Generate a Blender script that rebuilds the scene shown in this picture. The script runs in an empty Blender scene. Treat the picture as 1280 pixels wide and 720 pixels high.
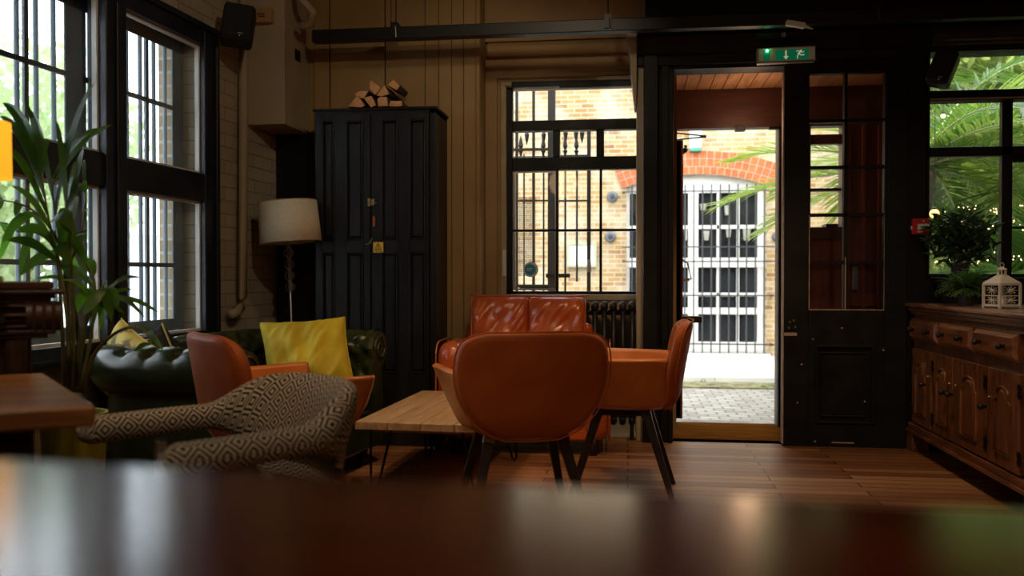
import bpy, math, random
from mathutils import Vector, Matrix, noise
random.seed(7)
PI = math.pi
D2R = math.radians
SC = bpy.context.scene
COL = SC.collection

# ------------------------------------------------------------------ camera geometry
F_PX = 1100.0
YAW = math.atan(145 / 1100)
PITCH = math.atan(15 / 1100)
CAM = Vector((0, 0, 1.0))
_F = Vector((-math.sin(YAW) * math.cos(PITCH), math.cos(YAW) * math.cos(PITCH), -math.sin(PITCH)))
_R = Vector((math.cos(YAW), math.sin(YAW), 0))
_U = _R.cross(_F)

def ray(px, py):
    return _F + _R * ((px - 640) / F_PX) + _U * ((360 - py) / F_PX)
def at_y(px, py, y):
    d = ray(px, py); return CAM + d * (y / d.y)
def at_z(px, py, z):
    d = ray(px, py); return CAM + d * ((z - 1.0) / d.z)
def at_x(px, py, x):
    d = ray(px, py); return CAM + d * (x / d.x)

cd = bpy.data.cameras.new('camera')
cam = bpy.data.objects.new('camera', cd)
COL.objects.link(cam)
cam.location = CAM
cam.rotation_euler = (PI / 2 - PITCH, 0, YAW)
cd.sensor_width = 36
cd.lens = F_PX / 1280 * 36
cd.clip_start = 0.02
cd.dof.use_dof = True
cd.dof.focus_distance = 4.4
cd.dof.aperture_fstop = 2.1
SC.camera = cam

# ------------------------------------------------------------------ mesh builder
class MB:
    def __init__(s):
        s.v = []; s.f = []; s.m = []; s.uv = {}; s.M = None; s.mi = 0
    def add(s, vs, fs):
        b = len(s.v)
        for p in vs:
            p = Vector(p)
            s.v.append(s.M @ p if s.M else p)
        for f in fs:
            s.f.append([b + i for i in f]); s.m.append(s.mi)
        return b
    def box(s, x0, x1, y0, y1, z0, z1):
        x0, x1 = min(x0, x1), max(x0, x1); y0, y1 = min(y0, y1), max(y0, y1); z0, z1 = min(z0, z1), max(z0, z1)
        s.add([(x0, y0, z0), (x1, y0, z0), (x1, y1, z0), (x0, y1, z0), (x0, y0, z1), (x1, y0, z1), (x1, y1, z1), (x0, y1, z1)],
              [(0, 3, 2, 1), (4, 5, 6, 7), (0, 1, 5, 4), (1, 2, 6, 5), (2, 3, 7, 6), (3, 0, 4, 7)])
        return s
    def frame(s, x0, x1, z0, z1, w, y0, y1):
        s.box(x0, x0 + w, y0, y1, z0, z1); s.box(x1 - w, x1, y0, y1, z0, z1)
        s.box(x0 + w, x1 - w, y0, y1, z0, z0 + w); s.box(x0 + w, x1 - w, y0, y1, z1 - w, z1); return s
    def ring(s, c, ax, up, r, n, sq=0):
        ax = Vector(ax).normalized()
        a = Vector(up) - ax * Vector(up).dot(ax)
        if a.length < 1e-4: a = ax.orthogonal()
        a.normalize(); b = ax.cross(a)
        out = []
        for k in range(n):
            t = 2 * PI * k / n + (PI / 4 if n == 4 else 0)
            out.append(Vector(c) + a * (math.cos(t) * r) + b * (math.sin(t) * r))
        return out
    def tube(s, pts, rad, n=10, up=(0, 0, 1), cap=True):
        pts = [Vector(p) for p in pts]
        if not hasattr(rad, '__len__'): rad = [rad] * len(pts)
        vs = []; N = len(pts)
        for i, p in enumerate(pts):
            d = (pts[min(i + 1, N - 1)] - pts[max(i - 1, 0)])
            u = up
            if abs(d.normalized().dot(Vector(up))) > .95: u = (0, 1, 0) if abs(d.normalized().y) < .9 else (1, 0, 0)
            vs += s.ring(p, d, u, rad[i], n)
        fs = []
        for i in range(N - 1):
            for k in range(n):
                k2 = (k + 1) % n
                fs.append((i * n + k, i * n + k2, (i + 1) * n + k2, (i + 1) * n + k))
        if cap:
            fs.append(tuple(reversed(range(n)))); fs.append(tuple((N - 1) * n + k for k in range(n)))
        s.add(vs, fs); return s
    def lathe(s, prof, c=(0, 0, 0), n=20, axis='z', cap=True):
        vs = []
        for r, h in prof:
            for k in range(n):
                t = 2 * PI * k / n
                if axis == 'z': p = (c[0] + r * math.cos(t), c[1] + r * math.sin(t), c[2] + h)
                elif axis == 'y': p = (c[0] + r * math.cos(t), c[1] + h, c[2] + r * math.sin(t))
                else: p = (c[0] + h, c[1] + r * math.cos(t), c[2] + r * math.sin(t))
                vs.append(p)
        N = len(prof); fs = []
        for i in range(N - 1):
            for k in range(n):
                k2 = (k + 1) % n
                fs.append((i * n + k, i * n + k2, (i + 1) * n + k2, (i + 1) * n + k))
        if cap:
            fs.append(tuple(reversed(range(n)))); fs.append(tuple((N - 1) * n + k for k in range(n)))
        s.add(vs, fs); return s
    def ball(s, c, r, n=12, sz=1.0):
        m = max(4, n // 2)
        s.lathe([(max(1e-4, r * math.sin(PI * i / m)), -r * sz * math.cos(PI * i / m)) for i in range(m + 1)], c, n); return s
    def prism(s, poly, y0, y1, endmat=None):
        """polygon in x-z, extruded along y"""
        n = len(poly)
        b = s.add([(x, y0, z) for x, z in poly] + [(x, y1, z) for x, z in poly],
                  [(k, (k + 1) % n, n + (k + 1) % n, n + k) for k in range(n)])
        mi = s.mi
        if endmat is not None: s.mi = endmat
        s.f.append([b + k for k in reversed(range(n))]); s.m.append(s.mi)
        s.f.append([b + n + k for k in range(n)]); s.m.append(s.mi)
        s.mi = mi; return s
    def prism_z(s, poly, z0, z1):
        n = len(poly)
        s.add([(x, y, z0) for x, y in poly] + [(x, y, z1) for x, y in poly],
              [(k, (k + 1) % n, n + (k + 1) % n, n + k) for k in range(n)] + [tuple(reversed(range(n))), tuple(range(n, 2 * n))])
        return s
    def grid(s, P, closed_u=False, closed_v=False, uv=None, capu=False):
        nu, nv = len(P), len(P[0])
        b = s.add([p for row in P for p in row], [])
        for i in range(nu if closed_u else nu - 1):
            for j in range(nv if closed_v else nv - 1):
                i2, j2 = (i + 1) % nu, (j + 1) % nv
                idx = [b + i * nv + j, b + i2 * nv + j, b + i2 * nv + j2, b + i * nv + j2]
                if uv:
                    s.uv[len(s.f)] = [uv(i, j), uv(i + 1, j), uv(i + 1, j + 1), uv(i, j + 1)]
                s.f.append(idx); s.m.append(s.mi)
        if capu:
            s.f.append([b + j for j in range(nv)]); s.m.append(s.mi)
            s.f.append([b + (nu - 1) * nv + j for j in reversed(range(nv))]); s.m.append(s.mi)
        return s
    def blade(s, p0, d, length, width, droop, side, seg=6, fold=.25):
        """one long pointed leaf, folded along its midrib"""
        d = Vector(d).normalized(); p = Vector(p0)
        side = Vector(side); side = (side - d * side.dot(d)).normalized()
        rows = []
        for i in range(seg + 1):
            t = i / seg
            w = width * (math.sin(PI * min(1, (t * .92 + .08)) ** .8)) * .5 if i < seg else 0.0006
            nrm = d.cross(side)
            rows.append([p - side * w + nrm * w * fold, p.copy(), p + side * w + nrm * w * fold])
            d = (d + Vector((0, 0, -droop / seg))).normalized()
            side = (side - d * side.dot(d)).normalized()
            p = p + d * (length / seg)
        s.grid(rows)
    def build(s, name, mats, parent=None, bevel=0, seg=2, smooth=None, sub=0, weld=False, loc=None, rotz=None, solid=0):
        me = bpy.data.meshes.new(name)
        me.from_pydata([tuple(v) for v in s.v], [], s.f)
        if not isinstance(mats, (list, tuple)): mats = [mats]
        for m in mats: me.materials.append(m)
        me.polygons.foreach_set('material_index', s.m)
        if s.uv:
            ul = me.uv_layers.new(name='uv')
            for fi, c in s.uv.items():
                for k, li in enumerate(me.polygons[fi].loop_indices): ul.data[li].uv = c[k]
        o = bpy.data.objects.new(name, me)
        COL.objects.link(o)
        import bmesh
        bm = bmesh.new(); bm.from_mesh(me)
        if weld: bmesh.ops.remove_doubles(bm, verts=bm.verts, dist=1e-4)
        bmesh.ops.recalc_face_normals(bm, faces=bm.faces)
        bm.to_mesh(me); bm.free()
        if smooth is None: smooth = bevel > 0 or sub > 0
        if smooth: me.polygons.foreach_set('use_smooth', [True] * len(me.polygons))
        if bevel:
            b = o.modifiers.new('bevel', 'BEVEL'); b.width = bevel; b.segments = seg; b.limit_method = 'ANGLE'; b.angle_limit = D2R(40)
            b.harden_normals = True
        if solid:
            b = o.modifiers.new('solid', 'SOLIDIFY'); b.thickness = solid; b.offset = 0
        if sub:
            b = o.modifiers.new('sub', 'SUBSURF'); b.levels = sub; b.render_levels = sub
        if parent: o.parent = parent
        if loc is not None: o.location = loc
        if rotz is not None: o.rotation_euler.z = rotz
        return o

def tag(o, label=None, cat=None, group=None, kind=None):
    if label: o['label'] = label
    if cat: o['category'] = cat
    if group: o['group'] = group
    if kind: o['kind'] = kind
    return o
def empty(name, loc=(0, 0, 0), rz=0, label=None, cat=None, group=None, kind=None):
    o = bpy.data.objects.new(name, None); COL.objects.link(o)
    o.empty_display_size = .1
    o.location = loc; o.rotation_euler = (0, 0, rz)
    return tag(o, label, cat, group, kind)
def copy_tree(o, parent=None):
    c = o.copy(); COL.objects.link(c)
    if parent: c.parent = parent
    for ch in list(o.children): copy_tree(ch, c)
    return c

# ------------------------------------------------------------------ materials
def new_mat(name):
    m = bpy.data.materials.new(name); m.use_nodes = True
    nt = m.node_tree; b = nt.nodes['Principled BSDF']
    return m, nt, b
def N(nt, t, **kw):
    n = nt.nodes.new(t)
    for k, v in kw.items():
        if k.startswith('i_'):
            n.inputs[k[2:].replace('_', ' ')].default_value = v
        else: setattr(n, k, v)
    return n
def L(nt, a, ao, b, bi): nt.links.new(a.outputs[ao], b.inputs[bi])
def c4(c): return (c[0], c[1], c[2], 1)
def ramp(nt, stops):
    r = nt.nodes.new('ShaderNodeValToRGB'); e = r.color_ramp.elements
    e[0].position, e[0].color = stops[0][0], c4(stops[0][1]); e[1].position, e[1].color = stops[-1][0], c4(stops[-1][1])
    for p, c in stops[1:-1]:
        x = e.new(p); x.color = c4(c)
    return r
def coords(nt, kind='Object', scale=(1, 1, 1), rot=(0, 0, 0), loc=(0, 0, 0)):
    tc = nt.nodes.new('ShaderNodeTexCoord'); mp = nt.nodes.new('ShaderNodeMapping')
    mp.inputs['Scale'].default_value = scale; mp.inputs['Rotation'].default_value = rot; mp.inputs['Location'].default_value = loc
    L(nt, tc, kind, mp, 'Vector'); return mp
def basic(name, c1, c2=None, rough=.6, metal=0, scale=8, bump=0, bscale=None, stretch=(1, 1, 1), spec=.5, detail=6, lo=.35, hi=.65, coat=0, rough2=None):
    m, nt, b = new_mat(name)
    b.inputs['Roughness'].default_value = rough; b.inputs['Metallic'].default_value = metal
    b.inputs['Specular IOR Level'].default_value = spec
    if coat: b.inputs['Coat Weight'].default_value = coat; b.inputs['Coat Roughness'].default_value = .15
    if c2 is None and not bump:
        b.inputs['Base Color'].default_value = c4(c1); return m
    mp = coords(nt, scale=stretch)
    n = N(nt, 'ShaderNodeTexNoise', i_Scale=scale, i_Detail=detail); L(nt, mp, 'Vector', n, 'Vector')
    r = ramp(nt, [(lo, c1), (hi, c2 or c1)]); L(nt, n, 'Fac', r, 'Fac'); L(nt, r, 'Color', b, 'Base Color')
    if rough2 is not None:
        mr = N(nt, 'ShaderNodeMapRange'); mr.inputs[3].default_value = rough; mr.inputs[4].default_value = rough2
        mr.inputs[1].default_value = lo; mr.inputs[2].default_value = hi
        L(nt, n, 'Fac', mr, 0); L(nt, mr, 0, b, 'Roughness')
    if bump:
        n2 = N(nt, 'ShaderNodeTexNoise', i_Scale=bscale or scale * 3, i_Detail=8); L(nt, mp, 'Vector', n2, 'Vector')
        bp = N(nt, 'ShaderNodeBump', i_Strength=bump, i_Distance=.01); L(nt, n2, 'Fac', bp, 'Height'); L(nt, bp, 'Normal', b, 'Normal')
    return m
def wood(name, dark, mid, light, axis='x', scale=6, rough=.4, bump=.15, spec=.5, stretch=9, coat=0):
    m, nt, b = new_mat(name)
    sc = {'x': (1, stretch, stretch), 'y': (stretch, 1, stretch), 'z': (stretch, stretch, 1)}[axis]
    mp = coords(nt, scale=sc)
    n = N(nt, 'ShaderNodeTexNoise', i_Scale=scale * .5, i_Detail=9, i_Roughness=.62, i_Distortion=.6); L(nt, mp, 'Vector', n, 'Vector')
    r = ramp(nt, [(.32, dark), (.5, mid), (.68, light)]); L(nt, n, 'Fac', r, 'Fac'); L(nt, r, 'Color', b, 'Base Color')
    b.inputs['Roughness'].default_value = rough; b.inputs['Specular IOR Level'].default_value = spec
    if coat: b.inputs['Coat Weight'].default_value = coat; b.inputs['Coat Roughness'].default_value = .2
    bp = N(nt, 'ShaderNodeBump', i_Strength=bump, i_Distance=.004); L(nt, n, 'Fac', bp, 'Height'); L(nt, bp, 'Normal', b, 'Normal')
    return m
def brick_mat(name, cols, mortar, bw, bh, plane='xz', rough=.85, msize=.008, bump=.5, rot=0, noise_mix=.35, offset=.5, spec=.3, blotch=None):
    m, nt, b = new_mat(name)
    tc = nt.nodes.new('ShaderNodeTexCoord'); sp = nt.nodes.new('ShaderNodeSeparateXYZ'); cb = nt.nodes.new('ShaderNodeCombineXYZ')
    L(nt, tc, 'Object', sp, 0)
    if plane == 'sz':     # either vertical plane, whichever way it faces
        ad = N(nt, 'ShaderNodeMath', operation='ADD'); L(nt, sp, 'X', ad, 0); L(nt, sp, 'Y', ad, 1); L(nt, ad, 0, cb, 'X'); L(nt, sp, 'Z', cb, 'Y')
    else:
        L(nt, sp, plane[0].upper(), cb, 'X'); L(nt, sp, plane[1].upper(), cb, 'Y')
    # two random values per brick through a second brick texture's colours
    br = N(nt, 'ShaderNodeTexBrick', offset=offset)
    br.inputs['Scale'].default_value = 1; br.inputs['Brick Width'].default_value = bw; br.inputs['Row Height'].default_value = bh
    br.inputs['Mortar Size'].default_value = msize; br.inputs['Mortar Smooth'].default_value = .25
    br.inputs['Color1'].default_value = (0, 0, 0, 1); br.inputs['Color2'].default_value = (1, 1, 1, 1); br.inputs['Mortar'].default_value = (.5, .5, .5, 1)
    L(nt, cb, 0, br, 'Vector')
    nz = N(nt, 'ShaderNodeTexNoise', i_Scale=9.0, i_Detail=6); L(nt, cb, 0, nz, 'Vector')
    mx = N(nt, 'ShaderNodeMix', data_type='FLOAT'); mx.inputs[0].default_value = noise_mix
    L(nt, br, 'Color', mx, 2); L(nt, nz, 'Fac', mx, 3)
    k = len(cols); r = ramp(nt, [(.08 + .84 * i / (k - 1), c) for i, c in enumerate(cols)]); L(nt, mx, 0, r, 'Fac')
    mc = N(nt, 'ShaderNodeMix', data_type='RGBA'); L(nt, br, 'Fac', mc, 0); L(nt, r, 'Color', mc, 6); mc.inputs[7].default_value = c4(mortar)
    out = (mc, 2)
    if blotch:
        n3 = N(nt, 'ShaderNodeTexNoise', i_Scale=2.2, i_Detail=5); L(nt, cb, 0, n3, 'Vector')
        r3 = ramp(nt, [(.45, (0, 0, 0)), (.62, (1, 1, 1))]); L(nt, n3, 'Fac', r3, 'Fac')
        m3 = N(nt, 'ShaderNodeMix', data_type='RGBA'); L(nt, r3, 'Color', m3, 0); L(nt, mc, 2, m3, 6); m3.inputs[7].default_value = c4(blotch)
        m4 = N(nt, 'ShaderNodeMix', data_type='RGBA'); m4.inputs[0].default_value = .5; L(nt, mc, 2, m4, 6); L(nt, m3, 2, m4, 7); out = (m4, 2)
    L(nt, out[0], out[1], b, 'Base Color')
    b.inputs['Roughness'].default_value = rough; b.inputs['Specular IOR Level'].default_value = spec
    iv = N(nt, 'ShaderNodeMath', operation='SUBTRACT'); iv.inputs[0].default_value = 1; L(nt, br, 'Fac', iv, 1)
    n2 = N(nt, 'ShaderNodeTexNoise', i_Scale=60.0, i_Detail=5); L(nt, cb, 0, n2, 'Vector')
    a2 = N(nt, 'ShaderNodeMath', operation='MULTIPLY_ADD'); L(nt, n2, 'Fac', a2, 0); a2.inputs[1].default_value = .4; L(nt, iv, 0, a2, 2)
    bp = N(nt, 'ShaderNodeBump', i_Strength=bump, i_Distance=.006); L(nt, a2, 0, bp, 'Height'); L(nt, bp, 'Normal', b, 'Normal')
    return m
def emit(name, c, s):
    m, nt, b = new_mat(name)
    b.inputs['Base Color'].default_value = c4(c); b.inputs['Emission Color'].default_value = c4(c); b.inputs['Emission Strength'].default_value = s
    return m
def glass_mat(name, tint=(1, 1, 1), rough=0, haze=0.0):
    m, nt, b = new_mat(name)
    nt.nodes.remove(b)
    out = nt.nodes['Material Output']
    t = N(nt, 'ShaderNodeBsdfTransparent'); t.inputs[0].default_value = c4(tint)
    g = N(nt, 'ShaderNodeBsdfGlossy'); g.inputs['Roughness'].default_value = rough
    fr = N(nt, 'ShaderNodeFresnel'); fr.inputs[0].default_value = 1.45
    ge = N(nt, 'ShaderNodeNewGeometry'); iv = N(nt, 'ShaderNodeMath', operation='SUBTRACT'); iv.inputs[0].default_value = 1; L(nt, ge, 'Backfacing', iv, 1)
    ml = N(nt, 'ShaderNodeMath', operation='MULTIPLY'); L(nt, fr, 0, ml, 0); L(nt, iv, 0, ml, 1)      # one reflection per pane, on the side first met
    mx = N(nt, 'ShaderNodeMixShader'); L(nt, ml, 0, mx, 0); L(nt, t, 0, mx, 1); L(nt, g, 0, mx, 2)
    last = mx
    if haze:
        df = N(nt, 'ShaderNodeBsdfDiffuse'); df.inputs[0].default_value = (.8, .85, .9, 1)
        m2 = N(nt, 'ShaderNodeMixShader'); m2.inputs[0].default_value = haze; L(nt, mx, 0, m2, 1); L(nt, df, 0, m2, 2); last = m2
    L(nt, last, 0, out, 'Surface'); return m

M = {}
M['tan_wall'] = basic('tan_wall', (.30, .18, .065), (.37, .23, .09), rough=.6, scale=2.5, bump=.1, bscale=40)
M['casing'] = basic('casing', (.36, .27, .15), (.42, .33, .2), rough=.5, scale=5)
M['white_brick'] = brick_mat('white_brick', [(.42, .36, .26), (.47, .41, .3), (.52, .45, .33)], (.34, .28, .20), .225, .075, 'sz', rough=.55, msize=.004, bump=.9, spec=.4)
M['black_paint'] = basic('black_paint', (.0035, .0033, .0028), (.007, .0062, .005), rough=.42, scale=6, bump=.12, bscale=30, rough2=.6, spec=.3)
M['cab_black'] = basic('cab_black', (.0045, .0042, .0036), (.010, .0092, .0078), spec=.35, rough=.34, scale=5, bump=.15, bscale=25, rough2=.5, stretch=(1, 1, .3))
M['blue_black'] = basic('blue_black', (.010, .014, .022), (.018, .024, .034), rough=.4, scale=6, bump=.08)
M['sash_grey'] = basic('sash_grey', (.17, .22, .26), (.24, .29, .33), rough=.5, scale=6)
M['metal_black'] = basic('metal_black', (.015, .014, .013), rough=.45, metal=.3)
M['grille'] = basic('grille', (.045, .045, .05), rough=.5)
M['white_paint'] = basic('white_paint', (.75, .74, .7), (.82, .81, .78), rough=.5, scale=10)
M['cream'] = basic('cream', (.36, .29, .19), (.44, .36, .24), rough=.6, scale=3)
M['glass'] = glass_mat('glass', (.97, .98, .98))
M['glass_dusty'] = glass_mat('glass_dusty', (.93, .95, .96), 0.02, .015)
M['glass_hazy'] = glass_mat('glass_hazy', (.95, .97, .98), 0.02, .10)
M['dark_glass'] = basic('dark_glass', (.012, .014, .015), (.03, .033, .035), rough=.08, scale=3)
M['brick_out'] = brick_mat('brick_out', [(.22, .10, .04), (.34, .19, .07), (.42, .26, .10), (.46, .33, .16), (.33, .15, .08)], (.52, .46, .36), .17, .058, 'xz', msize=.006, noise_mix=.45, blotch=(.6, .54, .42))
M['brick_pier'] = brick_mat('brick_pier', [(.36, .25, .14), (.5, .38, .22), (.58, .46, .3)], (.66, .6, .5), .225, .075, 'sz', msize=.009)
M['brick_red'] = basic('brick_red', (.42, .09, .025), (.52, .15, .045), rough=.8, scale=14)
M['mortar'] = basic('mortar', (.5, .44, .34), rough=.9)
M['red_brown'] = wood('red_brown', (.10, .015, .008), (.14, .024, .012), (.18, .034, .018), 'z', rough=.5)
M['fascia'] = wood('fascia', (.045, .012, .007), (.06, .017, .009), (.08, .023, .012), 'x', rough=.5)
M['steel'] = basic('steel', (.45, .44, .42), rough=.3, metal=.9)
M['brass'] = basic('brass', (.55, .4, .16), rough=.3, metal=1)
M['white_plastic'] = basic('white_plastic', (.7, .69, .66), rough=.4)
M['black_plastic'] = basic('black_plastic', (.012, .012, .013), rough=.55)
SKY = 5.5
SUN = 2.0
WARM = 12
EXPO = 0.0
LOBBY = 3.0
_w = (1, .62, .32); _n = (1, .80, .56)
SPOTS = [((-.6, 3.6, 2.8), (-.8, 4.0, 0), 62, 60, _w), ((-1.0, 2.4, 2.8), (-1.3, 3.2, .4), 34, 70, _w), ((.7, 3.4, 2.8), (.6, 4.5, 0), 75, 75, _w),
         ((-.2, 2.0, 2.8), (-1.9, 5.0, 1.8), 40, 62, _n), ((-.3, 3.6, 2.8), (-.75, 5.4, 1.5), 18, 80, _n), ((-.9, .6, 2.8), (-1.2, 2.2, .5), 40, 70, _n), ((.9, 2.2, 2.8), (1.7, 4.5, .5), 35, 60, _n)]  # less warm spots here are unseen fill for back wall and furniture
# ------------------------------------------------------------------ the room shell
YB = 5.37            # back wall face
YR = 5.60            # recessed face round the radiator window
CORN = Vector((-2.2, YB, 0))
AL = D2R(3.9)
WL_ROT = -(PI / 2 + AL)
WM = Matrix.Translation(CORN) @ Matrix.Rotation(WL_ROT, 4, 'Z')    # local x runs along the window wall to the camera, local y into the room
WMI = WM.inverted()
def on_left(px, py, off=0.0):
    """point of the photograph on the window wall, as (along, height); off = how far outside"""
    o = WMI @ CAM; d = (WMI.to_3x3() @ ray(px, py))
    t = (-off - o.y) / d.y; p = o + d * t
    return p.x, p.z

M['floor'] = None
def floor_mat():
    m, nt, b = new_mat('floor_boards')
    tc = nt.nodes.new('ShaderNodeTexCoord')
    br = N(nt, 'ShaderNodeTexBrick', offset=.37); br.inputs['Scale'].default_value = 1
    br.inputs['Brick Width'].default_value = 1.1; br.inputs['Row Height'].default_value = .085
    br.inputs['Mortar Size'].default_value = .004; br.inputs['Mortar Smooth'].default_value = .1
    br.inputs['Color1'].default_value = (0, 0, 0, 1); br.inputs['Color2'].default_value = (1, 1, 1, 1); br.inputs['Mortar'].default_value = (.5, .5, .5, 1)
    L(nt, tc, 'Object', br, 'Vector')
    mp = coords(nt, scale=(1, 14, 1)); n = N(nt, 'ShaderNodeTexNoise', i_Scale=3.0, i_Detail=9, i_Roughness=.6, i_Distortion=.4); L(nt, mp, 'Vector', n, 'Vector')
    mx = N(nt, 'ShaderNodeMix', data_type='FLOAT'); mx.inputs[0].default_value = .5; L(nt, br, 'Color', mx, 2); L(nt, n, 'Fac', mx, 3)
    r = ramp(nt, [(.2, (.14, .052, .018)), (.5, (.29, .125, .05)), (.8, (.46, .24, .11))]); L(nt, mx, 0, r, 'Fac')
    mc = N(nt, 'ShaderNodeMix', data_type='RGBA'); L(nt, br, 'Fac', mc, 0); L(nt, r, 'Color', mc, 6); mc.inputs[7].default_value = (.012, .006, .003, 1)
    L(nt, mc, 2, b, 'Base Color')
    n4 = N(nt, 'ShaderNodeTexNoise', i_Scale=2.0, i_Detail=5); L(nt, tc, 'Object', n4, 'Vector')
    mr = N(nt, 'ShaderNodeMapRange'); mr.inputs[3].default_value = .33; mr.inputs[4].default_value = .42; mr.inputs[1].default_value = .35; mr.inputs[2].default_value = .65
    L(nt, n4, 'Fac', mr, 0); L(nt, mr, 0, b, 'Roughness')
    iv = N(nt, 'ShaderNodeMath', operation='SUBTRACT'); iv.inputs[0].default_value = 1; L(nt, br, 'Fac', iv, 1)
    a2 = N(nt, 'ShaderNodeMath', operation='MULTIPLY_ADD'); L(nt, n, 'Fac', a2, 0); a2.inputs[1].default_value = .35; L(nt, iv, 0, a2, 2)
    bp = N(nt, 'ShaderNodeBump', i_Strength=.35, i_Distance=.004); L(nt, a2, 0, bp, 'Height'); L(nt, bp, 'Normal', b, 'Normal')
    return m
M['floor'] = floor_mat()

XR = 2.42      # right wall
YF = -3.2      # wall behind the camera
ZC = 2.95
b = MB(); b.box(-2.9, XR + .2, YF - .2, YB + .12, -.15, 0)
tag(b.build('floor', M['floor']), 'dark reddish wooden floorboards running across the room', 'floor', kind='structure')
b = MB(); b.box(-3.6, XR + .3, YF - .2, YR + .3, ZC, ZC + .15)
for k in range(9): b.box(-3.2, XR, -2.6 + k * .9, -2.5 + k * .9, ZC - .12, ZC)
tag(b.build('ceiling', M['black_paint']), 'dark painted ceiling', 'ceiling', kind='structure')

# window wall (left), local frame
sCas = on_left(262, 45)[0]
sIn = on_left(249, 100)[0]                      # inner edge of the right jamb
sM1, sM2 = on_left(148, 100)[0], on_left(122, 100)[0]   # mullion
zTop = on_left(148.6, 10.5)[1]
zT1, zT0 = on_left(248, 217)[1], on_left(248, 252)[1]
zBot = on_left(248, 413)[1]
bay = sM1 - sIn
sM3, sM4 = sM2 + bay, sM2 + bay + (sM2 - sM1)
sIn2 = sM4 + bay
sR = sIn - .02
sL = sIn2 + .02
cw = sIn - sCas      # width of the casing round the opening
zHead, zSill = zTop + .09, zBot - .06
TH = .14
b = MB(); b.M = WM
b.box(-.25, sR, -TH, 0, 0, ZC + .05)
b.box(sL, 9.2, -TH, 0, 0, ZC + .05)
b.box(sR, sL, -TH, 0, zHead, ZC + .05)
b.box(sR, sL, -TH, 0, 0, zSill)
wl = b.build('wall_left', M['white_brick']); wl.data.transform(WMI); wl.matrix_world = WM
tag(wl, 'painted brick wall with the large blue-black window', 'wall', kind='structure')
b = MB()
for q in ((-.35, sR - .01, -.1, ZC + .05), (sL + .01, 9.2, -.1, ZC + .05), (sR - .01, sL + .01, zHead, ZC + .05), (sR - .01, sL + .01, -.1, zSill)):
    b.box(q[0], q[1], -.26, -TH - .002, q[2], q[3])
wo = b.build('wall_left_outer', M['brick_pier']); wo.matrix_world = WM
tag(wo, 'yellow brick outer face of the window wall', 'wall', kind='structure')

w1 = empty('window_1', kind='structure', label='large recessed window of four lights with a blue-black inner frame', cat='window'); w1.matrix_world = WM
b = MB()
b.box(sCas, sIn, .0, .035, zSill, zHead); b.box(sIn2, sIn2 + cw, .0, .035, zSill, zHead)
b.box(sIn, sIn2, .0, .035, zTop, zHead); b.box(sIn, sIn2, -.09, .035, zSill, zBot)
b.box(sIn, sIn2, -.05, .028, zT0, zT1)
for a, c in ((sM1, sM2), (sM3, sM4)): b.box(a, c, -.05, .045, zBot, zTop)
b.build('window_frame', M['blue_black'], w1, bevel=.006)
b = MB()                                            # raised bead round the casing
b.frame(sCas - .012, sIn2 + cw + .012, zSill - .02, zHead + .02, .03, .035, .055)
for a, c in ((sM1, sM2), (sM3, sM4)): b.box((a + c) / 2 - .015, (a + c) / 2 + .015, .045, .06, zBot, zTop)
b.build('casing_bead', M['blue_black'], w1, bevel=.006)
for a, c in ((sIn, sM1), (sM2, sM3), (sM4, sIn2)):
    for z0, z1 in ((zBot, zT0), (zT1, zTop)):
        b = MB(); b.box(a, c, -.012, -.008, z0, z1); b.build('glass_pane', M['glass'], w1)
        b = MB(); b.frame(a, c, z0, z1, .012, -.02, .004); b.build('white_bead', M['white_paint'], w1)
# outer sash, .3 outside the inner frame
OFF = .11; OY = -OFF
def s_out(px, py): return on_left(px, py, OFF)
oR = s_out(228, 150)[0]; oRi = s_out(215, 150)[0]
oM, oM2 = s_out(185.6, 120)[0], s_out(180.5, 120)[0]
oLi = s_out(107, 130)[0] - .0
zo1 = s_out(148.6, 34)[1]; zo0 = s_out(215, 398)[1]
zoT1, zoT0 = s_out(190, 205)[1], s_out(190, 248)[1]
zmU = s_out(148.6, 113.5)[1]; zmL = s_out(190, 331)[1]
b = MB()
wst = oRi - oR
pw = 2 * (oM - oRi)                                    # width of one outer bay
o_bays = []
a0 = oRi
oxs = [a0]
b.box(sR, oRi, OY - .006, OY + .006, zSill, zHead)
e1 = s_out(118.5, 130)[0]; e0 = s_out(107, 130)[0]; g0 = s_out(81, 130)[0]; 
bays = [(oRi, s_out(107, 130)[0]), (g0, g0 + (e0 - oRi))]
b.box(e0, g0, OY - .006, OY + .006, zSill, zHead)
b.box(bays[1][1], sL, OY - .006, OY + .006, zSill, zHead)
b.box(oRi, sL, OY - .006, OY + .006, zo1, zHead); b.box(oRi, sL, OY - .006, OY + .006, zSill, zo0)
b.box(oRi, sL, OY - .006, OY + .006, zoT0, zoT1)
b.build('outer_sash', M['sash_grey'], w1, bevel=.005)
b = MB()
muns = []
for (a, c), mpx in zip(bays, (183, 32)):
    mm = s_out(mpx, 120)[0]; muns.append(mm)
    b.box(mm - .012, mm + .012, OY - .006, OY + .006, zo0, zo1)
    for z in (zmU, zmL): b.box(a, c, OY - .006, OY + .006, z - .011, z + .011)
b.build('glazing_bars', M['sash_grey'], w1)
for (a, c) in bays:
    b = MB(); b.box(a, c, OY - .003, OY + .003, zo0, zoT0); b.box(a, c, OY - .003, OY + .003, zoT1, zo1); b.build('outer_pane', M['glass_hazy'], w1)
for px in (206, 192, 175, 158, 112, 67, 45, 21, -8, -40, -75):
    s0 = on_left(px, 120, .2)[0]
    b = MB(); b.tube([(s0, -.2, zSill - .1), (s0, -.2, zHead)], .011, 8); b.build('security_bar', M['sash_grey'], w1)
b = MB(); b.box(sR + .01, sL - .01, -.3, -OFF - .02, zSill - .03, zSill + .012); b.build('outer_sill', M['white_paint'], w1)

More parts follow.
